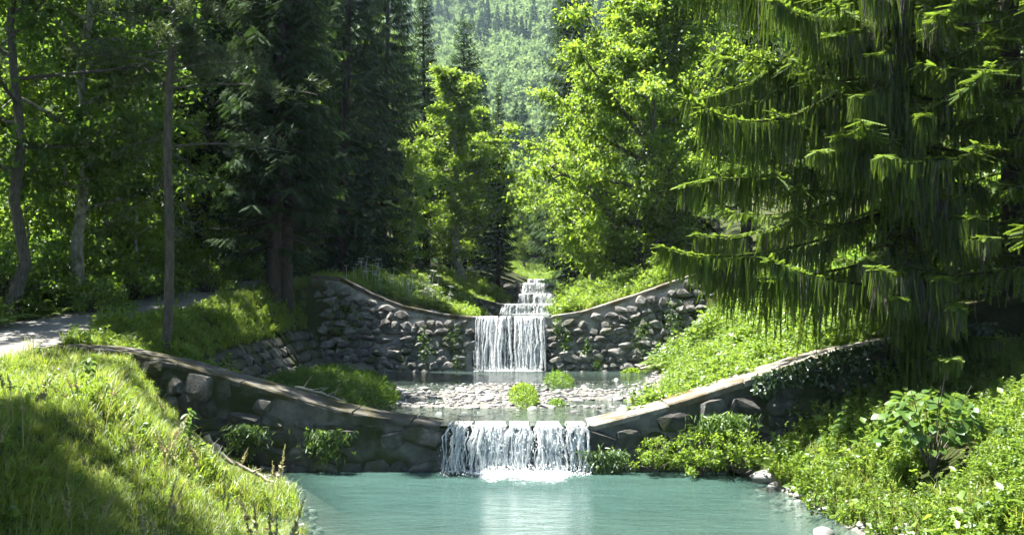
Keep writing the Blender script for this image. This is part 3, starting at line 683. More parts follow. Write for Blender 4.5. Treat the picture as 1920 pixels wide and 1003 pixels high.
def spruce(name, seed, h, rad, zb, mat, bark, whorl=.42, nb=6, droop=.35, tw=.55, twn=8.0, pw=.85, r0=None, deadto=0.0, hang=.45):
    rng = np.random.default_rng(seed); wood = Geo(4); lv = Geo(3); r0 = r0 or h*.013
    tz = np.linspace(-.2, h, 10); wood.add(*tube(np.stack([.02*tz*np.sin(seed), .02*tz*np.cos(seed), tz], -1), r0*np.maximum(.04, 1-tz/h), 8))
    z = zb; w_ = 0
    XD, ND, PO, SC, RN = [], [], [], [], []
    while z < h-.15:
        u = z/h; n = nb if u < .85 else 4
        for b in range(n):
            L = rad*max(.05, (1-u))**pw*(.72+.5*rng.random()); az = 6.283*(b+.6*rng.random())/n+w_*1.1
            el = .15+.5*u-.25*(1-u); ax = np.array([math.cos(az), math.sin(az), 0]); s = np.linspace(0, 1, 6)
            base = np.array([.02*z*np.sin(seed), .02*z*np.cos(seed), z+rng.normal()*.08])
            zz = el*L*s-droop*L*s**1.3+.55*droop*L*s**3
            pts = base+ax*(L*s)[:, None]; pts[:, 2] += zz
            wood.add(*tube(pts, np.linspace(.012+.008*L, .006, 6), 4))
            if z < deadto and rng.random() < .75: continue
            m = max(5, int(L*twn)); sv = .12+.88*(np.arange(m)+rng.random(m))/m
            for side in (-1, 1):
                q = np.stack([np.interp(sv, s, pts[:, k]) for k in range(3)], -1)
                sd = np.array([-ax[1], ax[0], 0])*side
                ln = tw*(.35+.65*np.sin(np.pi*np.clip(.15+.8*(1-sv), 0, 1)))*min(1, .35+L*.3)*(.7+.6*rng.random(m))
                dr = hang*(.5+rng.random(m))
                XD.append(nrm(ax*.6+sd*.85+np.array([0, 0, -1])*dr[:, None])); PO.append(q); SC.append(ln)
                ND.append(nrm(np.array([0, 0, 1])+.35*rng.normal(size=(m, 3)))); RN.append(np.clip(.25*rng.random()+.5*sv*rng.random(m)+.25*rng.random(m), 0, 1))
            # the tip
            XD.append(nrm(pts[-1:]-pts[-2:-1])); PO.append(pts[-2:-1]); SC.append(np.array([tw*.8])); ND.append(np.array([[0, 0, 1.]])); RN.append(np.array([.8]))
        z += whorl*(.8+.4*rng.random())*(1 if u < .8 else .75); w_ += 1
    XD, ND, PO, SC, RN = map(np.concatenate, (XD, ND, PO, SC, RN))
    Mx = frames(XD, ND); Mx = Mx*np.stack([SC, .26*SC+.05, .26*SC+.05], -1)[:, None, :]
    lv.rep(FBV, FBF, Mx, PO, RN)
    root = empty(name); link('trunk', wood.mesh('trunk', bark, True), root); link('crown', lv.mesh('crown', mat), root)
    return root

def shrub(name, seed, rad, h, mat, bark, ncl=26, nper=70, leaf=.09, csize=.32, up=.8):
    rng = np.random.default_rng(seed); wood = Geo(4); lv = Geo(3); C = []
    for i in range(ncl):
        a = i*2.4; rr = rad*math.sqrt((i+.5)/ncl)*(.8+.4*rng.random()); zt = h*(.35+.65*rng.random())*math.sqrt(max(.12, 1-(rr/rad/1.15)**2))
        e = np.array([math.cos(a)*rr, math.sin(a)*rr, zt]); s = np.linspace(0, 1, 4)[:, None]
        wood.add(*tube(np.array([e[0]*.12, e[1]*.12, -.05])*(1-s)+e*s+np.array([0, 0, .15*h])*s*(1-s), np.linspace(.018, .006, 4)*min(1.5, h), 4)); C.append(e); C.append(e*np.array([.8, .8, .6]))
    C = np.array(C); leaf_cloud(lv, rng, C, np.full(len(C), csize)*(.7+.6*rng.random(len(C))), nper, leaf, .8, up)
    root = empty(name); link('stem', wood.mesh('stem', bark, True), root); link('foliage', lv.mesh('foliage', mat), root)
    return root

# ------------------------------------------------------------------ scatter of what nobody could count (geometry nodes)
def proto(name, g, mat):
    return bpy.data.objects.new(name, g.mesh(name, mat))
def scatter(name, protos, pts, rots, scls, idx, label=None, cat=None):
    pc = bpy.data.collections.new(name+'_kinds')
    for i, p in enumerate(protos):
        p.name = '%s_kind_%02d' % (name, i); pc.objects.link(p)
    me = bpy.data.meshes.new(name); me.vertices.add(len(pts)); me.vertices.foreach_set('co', np.asarray(pts, np.float32).ravel())
    for nm, ty, d, key in (('rot', 'FLOAT_VECTOR', rots, 'vector'), ('scl', 'FLOAT_VECTOR', scls, 'vector'), ('pick', 'INT', idx, 'value')):
        a = me.attributes.new(nm, ty, 'POINT'); a.data.foreach_set(key, np.asarray(d, np.int32 if ty == 'INT' else np.float32).ravel())
    o = link(name, me); ng = bpy.data.node_groups.new(name, 'GeometryNodeTree')
    ng.interface.new_socket('Geometry', in_out='INPUT', socket_type='NodeSocketGeometry'); ng.interface.new_socket('Geometry', in_out='OUTPUT', socket_type='NodeSocketGeometry')
    nd = ng.nodes; gi = nd.new('NodeGroupInput'); go = nd.new('NodeGroupOutput'); ip = nd.new('GeometryNodeInstanceOnPoints'); ci = nd.new('GeometryNodeCollectionInfo')
    ci.inputs['Collection'].default_value = pc; ci.inputs['Separate Children'].default_value = True; ci.inputs['Reset Children'].default_value = True
    ip.inputs['Pick Instance'].default_value = True
    def na(nm, ty):
        n = nd.new('GeometryNodeInputNamedAttribute'); n.data_type = ty; n.inputs['Name'].default_value = nm; return n.outputs['Attribute']
    e2 = nd.new('FunctionNodeEulerToRotation'); L = ng.links.new
    L(na('rot', 'FLOAT_VECTOR'), e2.inputs[0]); L(e2.outputs[0], ip.inputs['Rotation']); L(na('scl', 'FLOAT_VECTOR'), ip.inputs['Scale']); L(na('pick', 'INT'), ip.inputs['Instance Index'])
    L(gi.outputs[0], ip.inputs['Points']); L(ci.outputs[0], ip.inputs['Instance']); L(ip.outputs[0], go.inputs[0])
    md = o.modifiers.new('scatter', 'NODES'); md.node_group = ng
    prop(o, label, cat, None, 'stuff'); return o

def blade_tuft(rng, n, h, spread, lean, w, mat, nm='tuft', seeds=0):
    g = Geo(3); F = np.array([[0, 1, 2], [1, 3, 2], [2, 3, 4], [3, 5, 4], [4, 5, 6]])
    for i in range(n):
        a = rng.random()*6.28; b = np.array([math.cos(a), math.sin(a), 0])*spread*math.sqrt(rng.random()); az = rng.random()*6.28
        d = np.array([math.cos(az), math.sin(az), 0]); sd = np.array([-d[1], d[0], 0]); hh = h*(.5+.6*rng.random()); le = lean*hh*(.3+rng.random()); V = []
        for t, ww in ((0, 1), (.4, .85), (.75, .55)):
            c = b+d*le*t**2+np.array([0, 0, hh*(t-.18*t*t*lean*2)]); V += [c-sd*w*ww/2, c+sd*w*ww/2]
        V.append(b+d*le*1.15+np.array([0, 0, hh*(1-.35*lean)])); g.add(V, F, rng.random())
    return proto(nm, g, mat)
def herb_tuft(rng, nst, h, spread, leaf, per, mat, nm='herb', up=.7):
    g = Geo(3); F = np.array([[0, 1, 2], [1, 3, 2]])
    for i in range(nst):
        a = rng.random()*6.28; rr = spread*math.sqrt(rng.random()); b = np.array([math.cos(a), math.sin(a), 0])*rr; hh = h*(.45+.6*rng.random())
        tip = b*1.5+np.array([0, 0, hh]); sd = np.array([-math.sin(a), math.cos(a), 0])*.006
        g.add([b-sd, b+sd, tip-sd*.5, tip+sd*.5], F, .2)
        m = per; t = .25+.75*rng.random(m); pos = b+(tip-b)*t[:, None]; az = rng.random(m)*6.28
        xd = np.stack([np.cos(az), np.sin(az), rng.normal(size=m)*.35], -1); ndv = nrm(np.array([0, 0, up])+.45*rng.normal(size=(m, 3)))
        s = leaf*(.6+.8*rng.random(m)); g.rep(LV, LF, frames(xd, ndv)*s[:, None, None], pos, rng.random(m))
    return proto(nm, g, mat)
def fern_tuft(rng, nf, L, mat):
    g = Geo(3)
    for i in range(nf):
        az = i*6.28/nf+rng.random()*.6; d = np.array([math.cos(az), math.sin(az), 0]); s = np.linspace(.1, 1, 16); l = L*(.7+.5*rng.random())
        q = d*(l*.85*s)[:, None]; q[:, 2] = l*(.9*s-.65*s**2.2)
        for sg in (-1, 1):
            sd = np.array([-d[1], d[0], 0])*sg; m = len(s)
            xd = nrm(sd+d*.35+np.array([0, 0, -.15])+.06*rng.normal(size=(m, 3))); ln = l*.24*np.sin(np.pi*np.clip(.12+.88*(1-s), 0, 1))+.02
            g.rep(LV, LF, frames(xd, np.tile([0, 0, 1.], (m, 1)))*np.stack([ln, ln*.6, ln*.5], -1)[:, None, :], q, .3+.6*rng.random(m))
    return proto('fern', g, mat)
def seed_stalk(rng, h, mat, n=3):
    g = Geo(3); F = np.array([[0, 1, 2], [1, 3, 2]])
    for i in range(n):
        az = rng.random()*6.28; d = np.array([math.cos(az), math.sin(az), 0]); b = d*.06*rng.random(); hh = h*(.8+.4*rng.random()); sd = np.array([-d[1], d[0], 0])*.003
        prev = b
        for t in (.35, .7, 1):
            c = b+d*.28*hh*t**2.2+np.array([0, 0, hh*t]); g.add([prev-sd, prev+sd, c-sd, c+sd], F, .5); prev = c
        m = 34; t = .70+.30*rng.random(m); pos = b+d*(.28*hh*t**2.2)[:, None]; pos[:, 2] += hh*t
        xd = nrm(np.array([0, 0, .9])+.55*rng.normal(size=(m, 3))); s = .034*(1.25-1.0*(t-.70)/.30)
        g.rep(LV, LF, frames(xd, rng.normal(size=(m, 3)))*s[:, None, None], pos, rng.random(m))
    return proto('stalk', g, mat)
def flower_stalk(rng, h):
    g = Geo(3); F = np.array([[0, 1, 2], [1, 3, 2]]); m = 26
    sd = np.array([.004, 0, 0]); g.add([-sd, sd, np.array([0, 0, h])-sd, np.array([0, 0, h])+sd], F, .2)
    a = rng.random(m)*6.28; rr = .06*np.sqrt(rng.random(m)); pos = np.stack([np.cos(a)*rr, np.sin(a)*rr, h-.2*rr], -1)
    g.rep(LV, LF, frames(np.stack([np.cos(a), np.sin(a), a*0], -1), np.tile([0, 0, 1.], (m, 1))+.3*rng.normal(size=(m, 3)))*.032, pos, rng.random(m))
    return proto('flower', g, M['flower'])

RG = np.random.default_rng(77)
def strew(name, protos, boxes, seed, smin, smax, mask=None, zoff=-.02, tilt=.12, weights=None, label=None, cat=None, zmul=(.8, 1.25), var=.45):
    """boxes: (x0,x1,y0,y1,number)"""
    rng = np.random.default_rng(seed); X, Y = [], []
    for (x0, x1, y0, y1, n) in boxes: X.append(rng.uniform(x0, x1, n)); Y.append(rng.uniform(y0, y1, n))
    X = np.concatenate(X); Y = np.concatenate(Y)
    if mask is not None:
        s = mask(X, Y, rng); X, Y = X[s], Y[s]
    n = len(X); Z = H(X, Y)+zoff
    rot = np.stack([rng.normal(size=n)*tilt, rng.normal(size=n)*tilt, rng.random(n)*6.28], -1)
    s = (smin+(smax-smin)*rng.random(n))*(1-var+2*var*vnoise(X, Y, seed+50, 1.1)*np.clip(vnoise(X, Y, seed+60, .45)*1.6, .4, 1.5)); sc_ = np.stack([s, s, s*rng.uniform(*zmul, n)], -1)
    idx = rng.choice(len(protos), n, p=weights)
    return scatter(name, protos, np.stack([X, Y, Z], -1), rot, sc_, idx, label, cat)

# masks on the terrain
def left_bank(x, y, r):
    X, Z = ctrl(y); return ((y < 15.4) | (x < -6.0)) & (x > X[:, 2]-.15+.3*r.random(len(x))) & (x < X[:, 4]-.02+.1*r.random(len(x)))
def right_bank(x, y, r):
    X, Z = ctrl(y); return (x > X[:, 7]-.05+.15*r.random(len(x))) & ~((y > 16.85) & (y < 17.95)) & ~((y > 31.6) & (y < 33.8)) & ~(((x-5.75)/.55)**2+((y-12.1)/.55)**2 < 1)
def left_slope(x, y, r):
    X, Z = ctrl(y); low = X[:, 4]*.45+X[:, 3]*.55
    return (x > X[:, 2]-.1+.25*r.random(len(x))) & (x < np.where((y > 21) & (y < 32), low, X[:, 4])) & ~((y > 16.85) & (y < 18.15)) & ~((y > 31.6) & (y < 33.4) & (x > -7.3))
def forest_floor(x, y, r):
    X, Z = ctrl(y); return x < X[:, 1]+.1*r.random(len(x))

hb_l = [herb_tuft(RG, 6, .24, .12, .045, 11, M['herb_dark']), herb_tuft(RG, 6, .26, .12, .05, 11, M['herb'])]
gr_a = [blade_tuft(RG, 26, .32, .10, .6, .010, M['grass']) for _ in range(3)]
gr_d = [blade_tuft(RG, 24, .37, .11, .55, .008, M['grass_dry']) for _ in range(2)]
strew('grass', gr_a+gr_d+hb_l, [(-9, -1, 5, 17, 9500), (-7, -1, 5.5, 11, 4200)], 1, .65, 1.15, left_bank, label='tall meadow grass covering the near left bank', cat='grass', weights=[.26, .22, .20, .07, .04, .12, .09])
gr_b = [blade_tuft(RG, 22, .32, .12, .6, .014, M['grass']) for _ in range(3)]
hb_b = [herb_tuft(RG, 7, .34, .14, .06, 12, M['herb']) for _ in range(2)]
strew('grass', gr_b+hb_b, [(-9.3, -5, 17.5, 33, 4200), (-9, -1, 33, 62, 6500)], 2, .7, 1.3, left_slope, label='green grass and herbs on the left bank beside the dams', cat='grass')
hb_r = [herb_tuft(RG, 9, .36, .15, .042, 16, M['herb']) for _ in range(2)]+[herb_tuft(RG, 7, .5, .12, .05, 16, M['herb']), herb_tuft(RG, 6, .3, .16, .065, 12, M['herb_dark']), herb_tuft(RG, 5, .34, .2, .13, 6, M['herb'], up=1.2)]
gr_r = [blade_tuft(RG, 26, .34, .12, .6, .011, M['grass']), blade_tuft(RG, 22, .38, .12, .6, .010, M['grass_dry'])]
strew('herbs', hb_r+gr_r, [(4.3, 10, 5, 17, 6500), (5, 9, 8, 12.5, 1500)], 3, .6, 1.25, right_bank, label='bright low herbs covering the near right bank', cat='herbs', weights=[.17, .17, .11, .10, .05, .24, .16])
hb_m = [herb_tuft(RG, 9, .50, .2, .075, 13, M['herb']) for _ in range(3)]
fe = [fern_tuft(RG, 8, .6, M['fern']) for _ in range(2)]
strew('herbs', hb_m+fe, [(1.8, 9, 17.9, 32, 4200)], 4, .7, 1.3, right_bank, label='bright herbs and ferns on the right bank between the dams', cat='herbs', weights=[.31, .31, .30, .04, .04])
hb_u = [herb_tuft(RG, 9, .45, .2, .07, 13, M['herb']) for _ in range(2)]; gr_u = [blade_tuft(RG, 24, .4, .15, .5, .016, M['grass']) for _ in range(2)]
strew('herbs', hb_u+gr_u, [(1.4, 9, 33.4, 76, 5200), (-10, 16, 76, 128, 9000)], 5, .8, 1.5, lambda x, y, r: ((right_bank(x, y, r)) & (y < 76)) | (y >= 76) & ~((x > ctrl(y)[0][:, 1]-.1) & (x < ctrl(y)[0][:, 2]+.1)), label='grass and herbs along the upper stream and far meadow', cat='herbs')
fl = [herb_tuft(RG, 9, .45, .22, .05, 10, M['herb_dark']) for _ in range(3)]+[fern_tuft(RG, 7, .6, M['herb_dark'])]
strew('undergrowth', fl, [(-24, -8.5, 12, 60, 8000)], 6, .8, 1.6, forest_floor, label='leafy undergrowth on the woodland floor behind the path', cat='undergrowth')
st = [seed_stalk(RG, .62, M['seed']) for _ in range(3)]
strew('seed_heads', st, [(-6, -1.6, 6, 15, 50)], 8, .7, 1.2, left_bank, label='pale feathery grass seed heads on the near left bank', cat='grass')
flw = [flower_stalk(RG, .6) for _ in range(3)]
strew('flowers', flw, [(-6.2, -2.4, 33.4, 38, 150)], 9, .8, 1.5, left_slope, label='small white flower heads above the rubble dam', cat='flowers')
# --PLANTS-END--
# ------------------------------------------------------------------ broadleaf and spruce kinds
def at(px, D, dx=0.0):
    x = (px-960)/FPX*D+dx; return (x, D, h1(x, D)-.05)
used = set()
def place(src, loc, rz, s, name, label, cat, group=None, tilt=(0, 0)):
    if src.name not in used:
        used.add(src.name); o = src; o.location = loc; o.rotation_euler = (tilt[0], tilt[1], rz); o.scale = (s, s, s) if not isinstance(s, tuple) else s
    else:
        o = copy_tree(src, loc, rz, s, tilt)
    o.name = name
    for k in ('group',):
        if k in o: del o[k]
    prop(o, label, cat, group); return o

# big bright broadleaf behind the right end of the rubble dam
bigR = broadleaf('broadleaf_tree', 5, 13.5, 4.5, .5, M['leaf_bright'], M['bark_grey'], nl=38, leaf=.155, nper=165, csize=1.1, nsub=8)
place(bigR, at(1207, 39), .4, (1.06, 1.06, 1.1), 'broadleaf_tree', 'large bright yellow-green broadleaf tree behind the right end of the rubble dam', 'tree')
midL = broadleaf('broadleaf_tree', 9, 13.5, 3.4, 1.8, M['leaf_bright'], M['bark_pale'], nl=26, leaf=.16, nper=135, csize=.95)
place(midL, at(868, 56), 1.0, (1.2, 1.2, .98), 'broadleaf_tree', 'sunlit rounded broadleaf tree left of the far cascade', 'tree')
young = broadleaf('broadleaf_tree', 17, 6.5, 1.9, .8, M['leaf_bright'], M['bark_pale'], nl=15, leaf=.13, nper=26, csize=.55, r0=.05, nsub=5)
place(young, at(772, 46), 2.6, 1.15, 'broadleaf_tree', 'slim young broadleaf tree with a pale trunk beside the upper stream', 'tree')
place(midL, at(1108, 52), 3.6, .95, 'broadleaf_tree', 'broadleaf tree peeping out behind the large bright tree', 'tree')
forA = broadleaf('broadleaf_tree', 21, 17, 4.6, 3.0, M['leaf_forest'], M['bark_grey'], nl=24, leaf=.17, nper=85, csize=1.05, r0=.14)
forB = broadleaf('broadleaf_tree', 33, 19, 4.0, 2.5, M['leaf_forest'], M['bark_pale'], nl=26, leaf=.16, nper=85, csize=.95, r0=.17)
place(forB, at(148, 25), .3, 1.0, 'broadleaf_tree', 'forest tree with a pale sunlit patch on its leaning trunk', 'tree', tilt=(0, .03))
place(forA, at(14, 21), 1.3, 1.0, 'broadleaf_tree', 'dark leaning trunk at the left edge of the woods', 'tree', tilt=(0, .06))
spA = spruce('spruce_tree', 3, 24, 2.5, 2.2, M['needle_dark'], M['bark_dark'], deadto=3.6, twn=10, hang=.8, pw=.75)
spB = spruce('spruce_tree', 8, 22, 2.9, 1.0, M['needle_dark'], M['bark_dark'], whorl=.42, nb=6, twn=10, pw=.6, hang=.8)
place(spA, at(532, 31), .2, 1.0, 'spruce_tree', 'tall dark spruce beside the path, the thicker trunk of the pair', 'tree')
place(spA, at(512, 30.2), 2.2, .86, 'spruce_tree', 'dark spruce beside the path, the thinner trunk of the pair', 'tree')
place(spB, at(640, 44), .9, 1.05, 'spruce_tree', 'broad black-green spruce above the left wing of the rubble dam', 'tree')
place(spB, at(716, 53.5), .1, (.92, .92, 1.16), 'spruce_tree', 'tall airy spruce with tiered branches against the bright slope', 'tree')
place(spB, at(868, 69), 1.7, (1.2, 1.2, .88), 'spruce_tree', 'spruce rising behind the sunlit rounded tree, its top against the mountain', 'tree')
place(spA, at(935, 60), 3.1, .6, 'spruce_tree', 'shorter dark spruce at the edge of the far cascade', 'tree')
place(spB, at(1085, 62), 2.5, 1.12, 'spruce_tree', 'dark spruce behind the large bright broadleaf tree', 'tree')
place(spB, at(575, 50), 4.0, 1.15, 'spruce_tree', 'tall spruce behind the trunk pair by the path', 'tree')
place(spA, at(800, 62), 5.0, .9, 'spruce_tree', 'spruce in the row behind the airy tiered one', 'tree')
place(spB, at(1270, 50), 5.0, 1.1, 'spruce_tree', 'spruce hidden behind the hanging boughs on the right', 'tree')
place(spA, at(1400, 42), 1.0, .9, 'spruce_tree', 'spruce in shade behind the curtain of hanging boughs', 'tree')
# shaded woods left of the path
WL = 'leafy forest tree in the shaded woods behind the path'
r = random.Random(4)
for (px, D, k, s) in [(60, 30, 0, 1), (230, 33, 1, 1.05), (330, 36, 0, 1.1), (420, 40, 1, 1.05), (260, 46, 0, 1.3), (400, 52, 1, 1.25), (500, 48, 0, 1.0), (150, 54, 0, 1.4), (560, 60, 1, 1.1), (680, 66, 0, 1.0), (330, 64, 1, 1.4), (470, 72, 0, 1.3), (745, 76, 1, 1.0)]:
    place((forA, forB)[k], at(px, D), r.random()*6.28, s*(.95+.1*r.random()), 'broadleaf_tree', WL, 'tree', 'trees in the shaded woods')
WS = 'dark spruce in the shaded woods behind the path'
for (px, D, k, s) in [(380, 33, 0, .8), (450, 37, 1, 1.0), (200, 42, 1, 1.1), (610, 54, 0, 1.0)]:
    place((spA, spB)[k], at(px, D), r.random()*6.28, s, 'spruce_tree', WS, 'tree', 'spruces in the shaded woods')
# trees left of the camera whose shade falls on the near bank
for (x, y, k, s) in [(-10.3, 11.0, 0, (.86, .86, 1.25)), (-11.4, 9.3, 0, (.86, .86, 1.2)), (-9.4, 5.2, 0, .84), (-12.6, 11.2, 1, 1.0), (-14.6, 4.5, 1, .9)]:
    place((forA, forB)[k], (x, y, h1(x, y)-.05), r.random()*6.28, s, 'broadleaf_tree', 'forest tree beyond the left edge that shades the near grass', 'tree', 'trees shading the near grass')
for (px, D, s) in [(60, 25, .5), (250, 28, .55), (330, 31, .5), (400, 34, .6), (190, 31, .65), (110, 29, .6), (460, 38, .6), (20, 28, .6), (600, 45, .6), (690, 52, .6)]:
    place(young, at(px, D), r.random()*6.28, s*1.9, 'broadleaf_tree', 'young leafy tree in the undergrowth behind the path', 'tree', 'young trees behind the path')
# right side woods behind the hanging spruce
for (px, D, k, s) in [(1500, 48, 0, 1.0), (1650, 40, 1, 1.0), (1800, 34, 0, .9), (1950, 40, 1, 1.1), (1350, 60, 1, 1.1), (1560, 62, 0, 1.2), (1760, 55, 1, 1.2), (1200, 72, 0, 1.0)]:
    place((forA, forB)[k], at(px, D), r.random()*6.28, s, 'broadleaf_tree', 'leafy tree in the woods behind the hanging spruce boughs', 'tree', 'trees behind the hanging spruce')
# far trees closing the valley
for (px, D, k, s) in [(985, 98, 2, .75), (1015, 118, 0, .9), (965, 112, 3, .6), (1040, 100, 2, .9), (930, 90, 2, .9), (1062, 84, 3, .75), (1090, 108, 2, 1.2), (900, 108, 3, .9), (1000, 140, 3, .9), (1030, 150, 2, 1.2), (955, 150, 2, 1.2)]:
    src = (forA, forB, midL, spB)[k]
    place(src, at(px, D), r.random()*6.28, s, src.name.split('.')[0], 'distant %s closing the valley behind the meadow' % ('spruce' if k == 3 else 'leafy tree'), 'tree', 'spruces closing the valley' if k == 3 else 'leafy trees closing the valley')

# ------------------------------------------------------------------ pine with dead grey branches
rng = np.random.default_rng(14); base = np.array(at(312, 19.8)); wood = Geo(4); dead = Geo(4); nd = Geo(3)
tz = np.linspace(-.2, 15, 14); tp = np.stack([.05*np.sin(tz*.9)+.006*tz, .04*np.cos(tz*.7), tz], -1); wood.add(*tube(tp, .105*(1-.04*tz), 10))
for i in range(26):
    z = 2.4+4.6*rng.random(); az = rng.random()*6.28; L = .4+1.3*rng.random(); s = np.linspace(0, 1, 6)
    d = np.array([math.cos(az), math.sin(az), 0]); p = np.array([0, 0, z])+d*(L*s)[:, None]+rng.normal(size=(6, 3))*.05; p[:, 2] += -.75*L*s**1.4+.1*L*s
    dead.add(*tube(p, np.linspace(.011, .003, 6), 4))
    for j in range(11):
        v = .25+.75*rng.random(); q = np.array([np.interp(v, s, p[:, k]) for k in range(3)]); dd = nrm(d*.6+rng.normal(size=3)*.7+np.array([0, 0, -.35])); l = L*(.12+.3*rng.random())
        sp = q+dd*l*np.linspace(0, 1, 4)[:, None]+rng.normal(size=(4, 3))*.02; dead.add(*tube(sp, np.linspace(.006, .002, 4), 3))
XD, PO, SC = [], [], []
for i in range(60):
    z = 6.4+8.5*rng.random()**.9; az = rng.random()*6.28; L = (.8+1.9*rng.random())*(1.15-.05*z); s = np.linspace(0, 1, 6); d = np.array([math.cos(az), math.sin(az), 0])
    if i < 5: az = [.1, -.25, .35, -.6, .15][i]; d = np.array([math.cos(az), math.sin(az), 0]); L = [3.2, 2.4, 1.5, 2.0, 2.6][i]; z = [5.9, 6.3, 6.7, 6.0, 4.6][i]
    p = np.array([0, 0, z])+d*(L*s)[:, None]; p[:, 2] += .18*L*s-.2*L*s**2
    wood.add(*tube(p, np.linspace(.028, .008, 6), 5))
    for j in range(16):
        v = .45+.55*rng.random(); q = np.array([np.interp(v, s, p[:, k]) for k in range(3)])+rng.normal(size=3)*.1*L*.5
        m = 26; XD.append(nrm(d*.4+np.array([0, 0, .5])+rng.normal(size=(m, 3))*.8)); PO.append(q+rng.normal(size=(m, 3))*.06); SC.append(.13+.06*rng.random(m))
XD, PO, SC = map(np.concatenate, (XD, PO, SC)); k = len(PO)
nd.rep(LV, LF, frames(XD, rng.normal(size=(k, 3)))*np.stack([SC, SC*.28, SC*.3], -1)[:, None, :], PO, rng.random(k))
pine = empty('pine_tree', base); prop(pine, 'slender grey-trunked pine with bare dead branches beside the path', 'tree')
link('trunk', wood.mesh('trunk', M['bark_pine'], True), pine); prop(link('dead_branches', dead.mesh('dead_branches', M['dead_twig']), pine), 'bare grey dead branches'); link('crown', nd.mesh('crown', M['needle_pine']), pine)

# ------------------------------------------------------------------ spruces with hanging curtains on the right
def comb_spruce(seed, base, h, boughs, generic, label, mat=None):
    """boughs: (list of points, strand length m); generic: (zmin, zmax, per metre, length)"""
    rng = np.random.default_rng(seed); wood = Geo(4); st = Geo(3); dd = Geo(3); tipg = Geo(3); base = np.array(base)
    tz = np.linspace(-.3, h, 14); wood.add(*tube(np.stack([tz*0, tz*0, tz], -1), .26*np.maximum(.05, 1-tz/h), 10))
    all_ = [(np.array([list(p) for p in pts])-base, sl, 1.0) for pts, sl in boughs]
    z0, z1, per, Lg = generic; n = int((z1-z0)*per)
    for i in range(n):
        z = z0+(z1-z0)*(i+rng.random())/n; az = i*2.399+rng.random()*.5; L = Lg*(.65+.45*rng.random())*(1-.5*z/h); s = np.linspace(0, 1, 7)
        d = np.array([math.cos(az), math.sin(az), 0]); p = d*(L*s)[:, None]; p[:, 2] = z+.12*L*s-.55*L*s**1.4+.36*L*s**3.2
        all_.append((p, .25+.4*rng.random(), .0))
    for pts, sl, expl in all_:
        # smooth the axis
        n_ = len(pts); tt = np.linspace(0, n_-1, 28); ax = np.stack([np.interp(tt, np.arange(n_), pts[:, k]) for k in range(3)], -1)
        for _ in range(3): ax[1:-1] = (ax[:-2]+2*ax[1:-1]+ax[2:])/4
        seg = np.linalg.norm(np.diff(ax, axis=0), axis=1); L = seg.sum(); cs = np.concatenate([[0], np.cumsum(seg)])/L
        wood.add(*tube(ax, np.linspace(.030, .009, 28), 5))
        def on(v): return np.stack([np.interp(v, cs, ax[:, k]) for k in range(3)], -1)
        # hanging strands, also from short side twigs
        m = int(L*(95 if expl else 34)); v = .06+.94*rng.random(m)**.9; q = on(v); dr = nrm(on(np.minimum(v+.03, 1))-on(v-.03)); sd = nrm(np.cross(dr, [0, 0, 1.]))
        wide = (.10+.34*np.sin(np.pi*np.clip(v, 0, 1)**.8)); o_ = rng.normal(size=m)*.5
        q = q+sd*(wide*o_)[:, None]; q[:, 2] -= .12*np.abs(o_)*wide+.02
        ln = sl*.72*(.3+.8*rng.random(m)**.9)*(.35+.75*np.sin(np.pi*np.clip(v*.95+.02, 0, 1)))
        xd = nrm(np.array([0, 0, -1.])+.10*rng.normal(size=(m, 3))+dr*.10)
        a = rng.random(m)*6.28; ndv = np.stack([np.cos(a), np.sin(a), a*0], -1)
        wdt = .04+.036*rng.random(m)
        sd_ = int(rng.integers(1, 900)); ln = ln*(.45+1.0*vnoise(v*L*2.2, v*0, sd_)); keep = vnoise(v*L*4.0, v*0, sd_+1) > .12
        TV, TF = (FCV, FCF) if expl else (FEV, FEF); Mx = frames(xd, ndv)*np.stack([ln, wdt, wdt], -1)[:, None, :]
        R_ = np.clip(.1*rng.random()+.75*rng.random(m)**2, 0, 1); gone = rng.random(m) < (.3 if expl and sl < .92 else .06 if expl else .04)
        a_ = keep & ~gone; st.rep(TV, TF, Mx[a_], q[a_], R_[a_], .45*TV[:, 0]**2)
        a_ = keep & gone; dd.rep(FEV, FEF, (Mx*np.array([1.15, .55, .55])[None, None, :])[a_], q[a_])
        # short upper shoots along the axis: the lit rim of the bough
        m = int(L*(60 if expl else 26)); v = .05+.95*rng.random(m); q = on(v)+np.array([0, 0, .015]); dr = nrm(on(np.minimum(v+.03, 1))-on(v-.03)); sd = nrm(np.cross(dr, [0, 0, 1.]))*rng.choice([-1, 1], m)[:, None]
        xd = nrm(dr*.6+sd*(.4+.5*rng.random(m))[:, None]+np.array([0, 0, 1])*(rng.random(m)*.5-.35)[:, None]); ln = .09+.14*rng.random(m)
        tipg.rep(FBV, FBF, frames(xd, np.tile([0, 0, 1.], (m, 1))+.3*rng.normal(size=(m, 3)))*np.stack([ln, .09+ln*0, .09+ln*0], -1)[:, None, :], q, .55+.45*rng.random(m))
        if not expl:   # fuller sprays to the sides
            m = int(L*22); v = .2+.8*rng.random(m); q = on(v); dr = nrm(on(np.minimum(v+.03, 1))-on(v-.03)); sd = nrm(np.cross(dr, [0, 0, 1.]))*rng.choice([-1, 1], m)[:, None]
            xd = nrm(dr*.5+sd+np.array([0, 0, -1])*(.2+.7*rng.random(m))[:, None]); ln = .22+.30*rng.random(m)
            tipg.rep(FDV, FDF, frames(xd, np.tile([0, 0, 1.], (m, 1))+.3*rng.normal(size=(m, 3)))*np.stack([ln, .10+ln*0, .10+ln*0], -1)[:, None, :], q, .1+.6*rng.random(m))
    root = empty('spruce_tree', base); prop(root, label, 'tree')
    link('dead_twigs', dd.mesh('dead_twigs', M['dead_twig']), root)
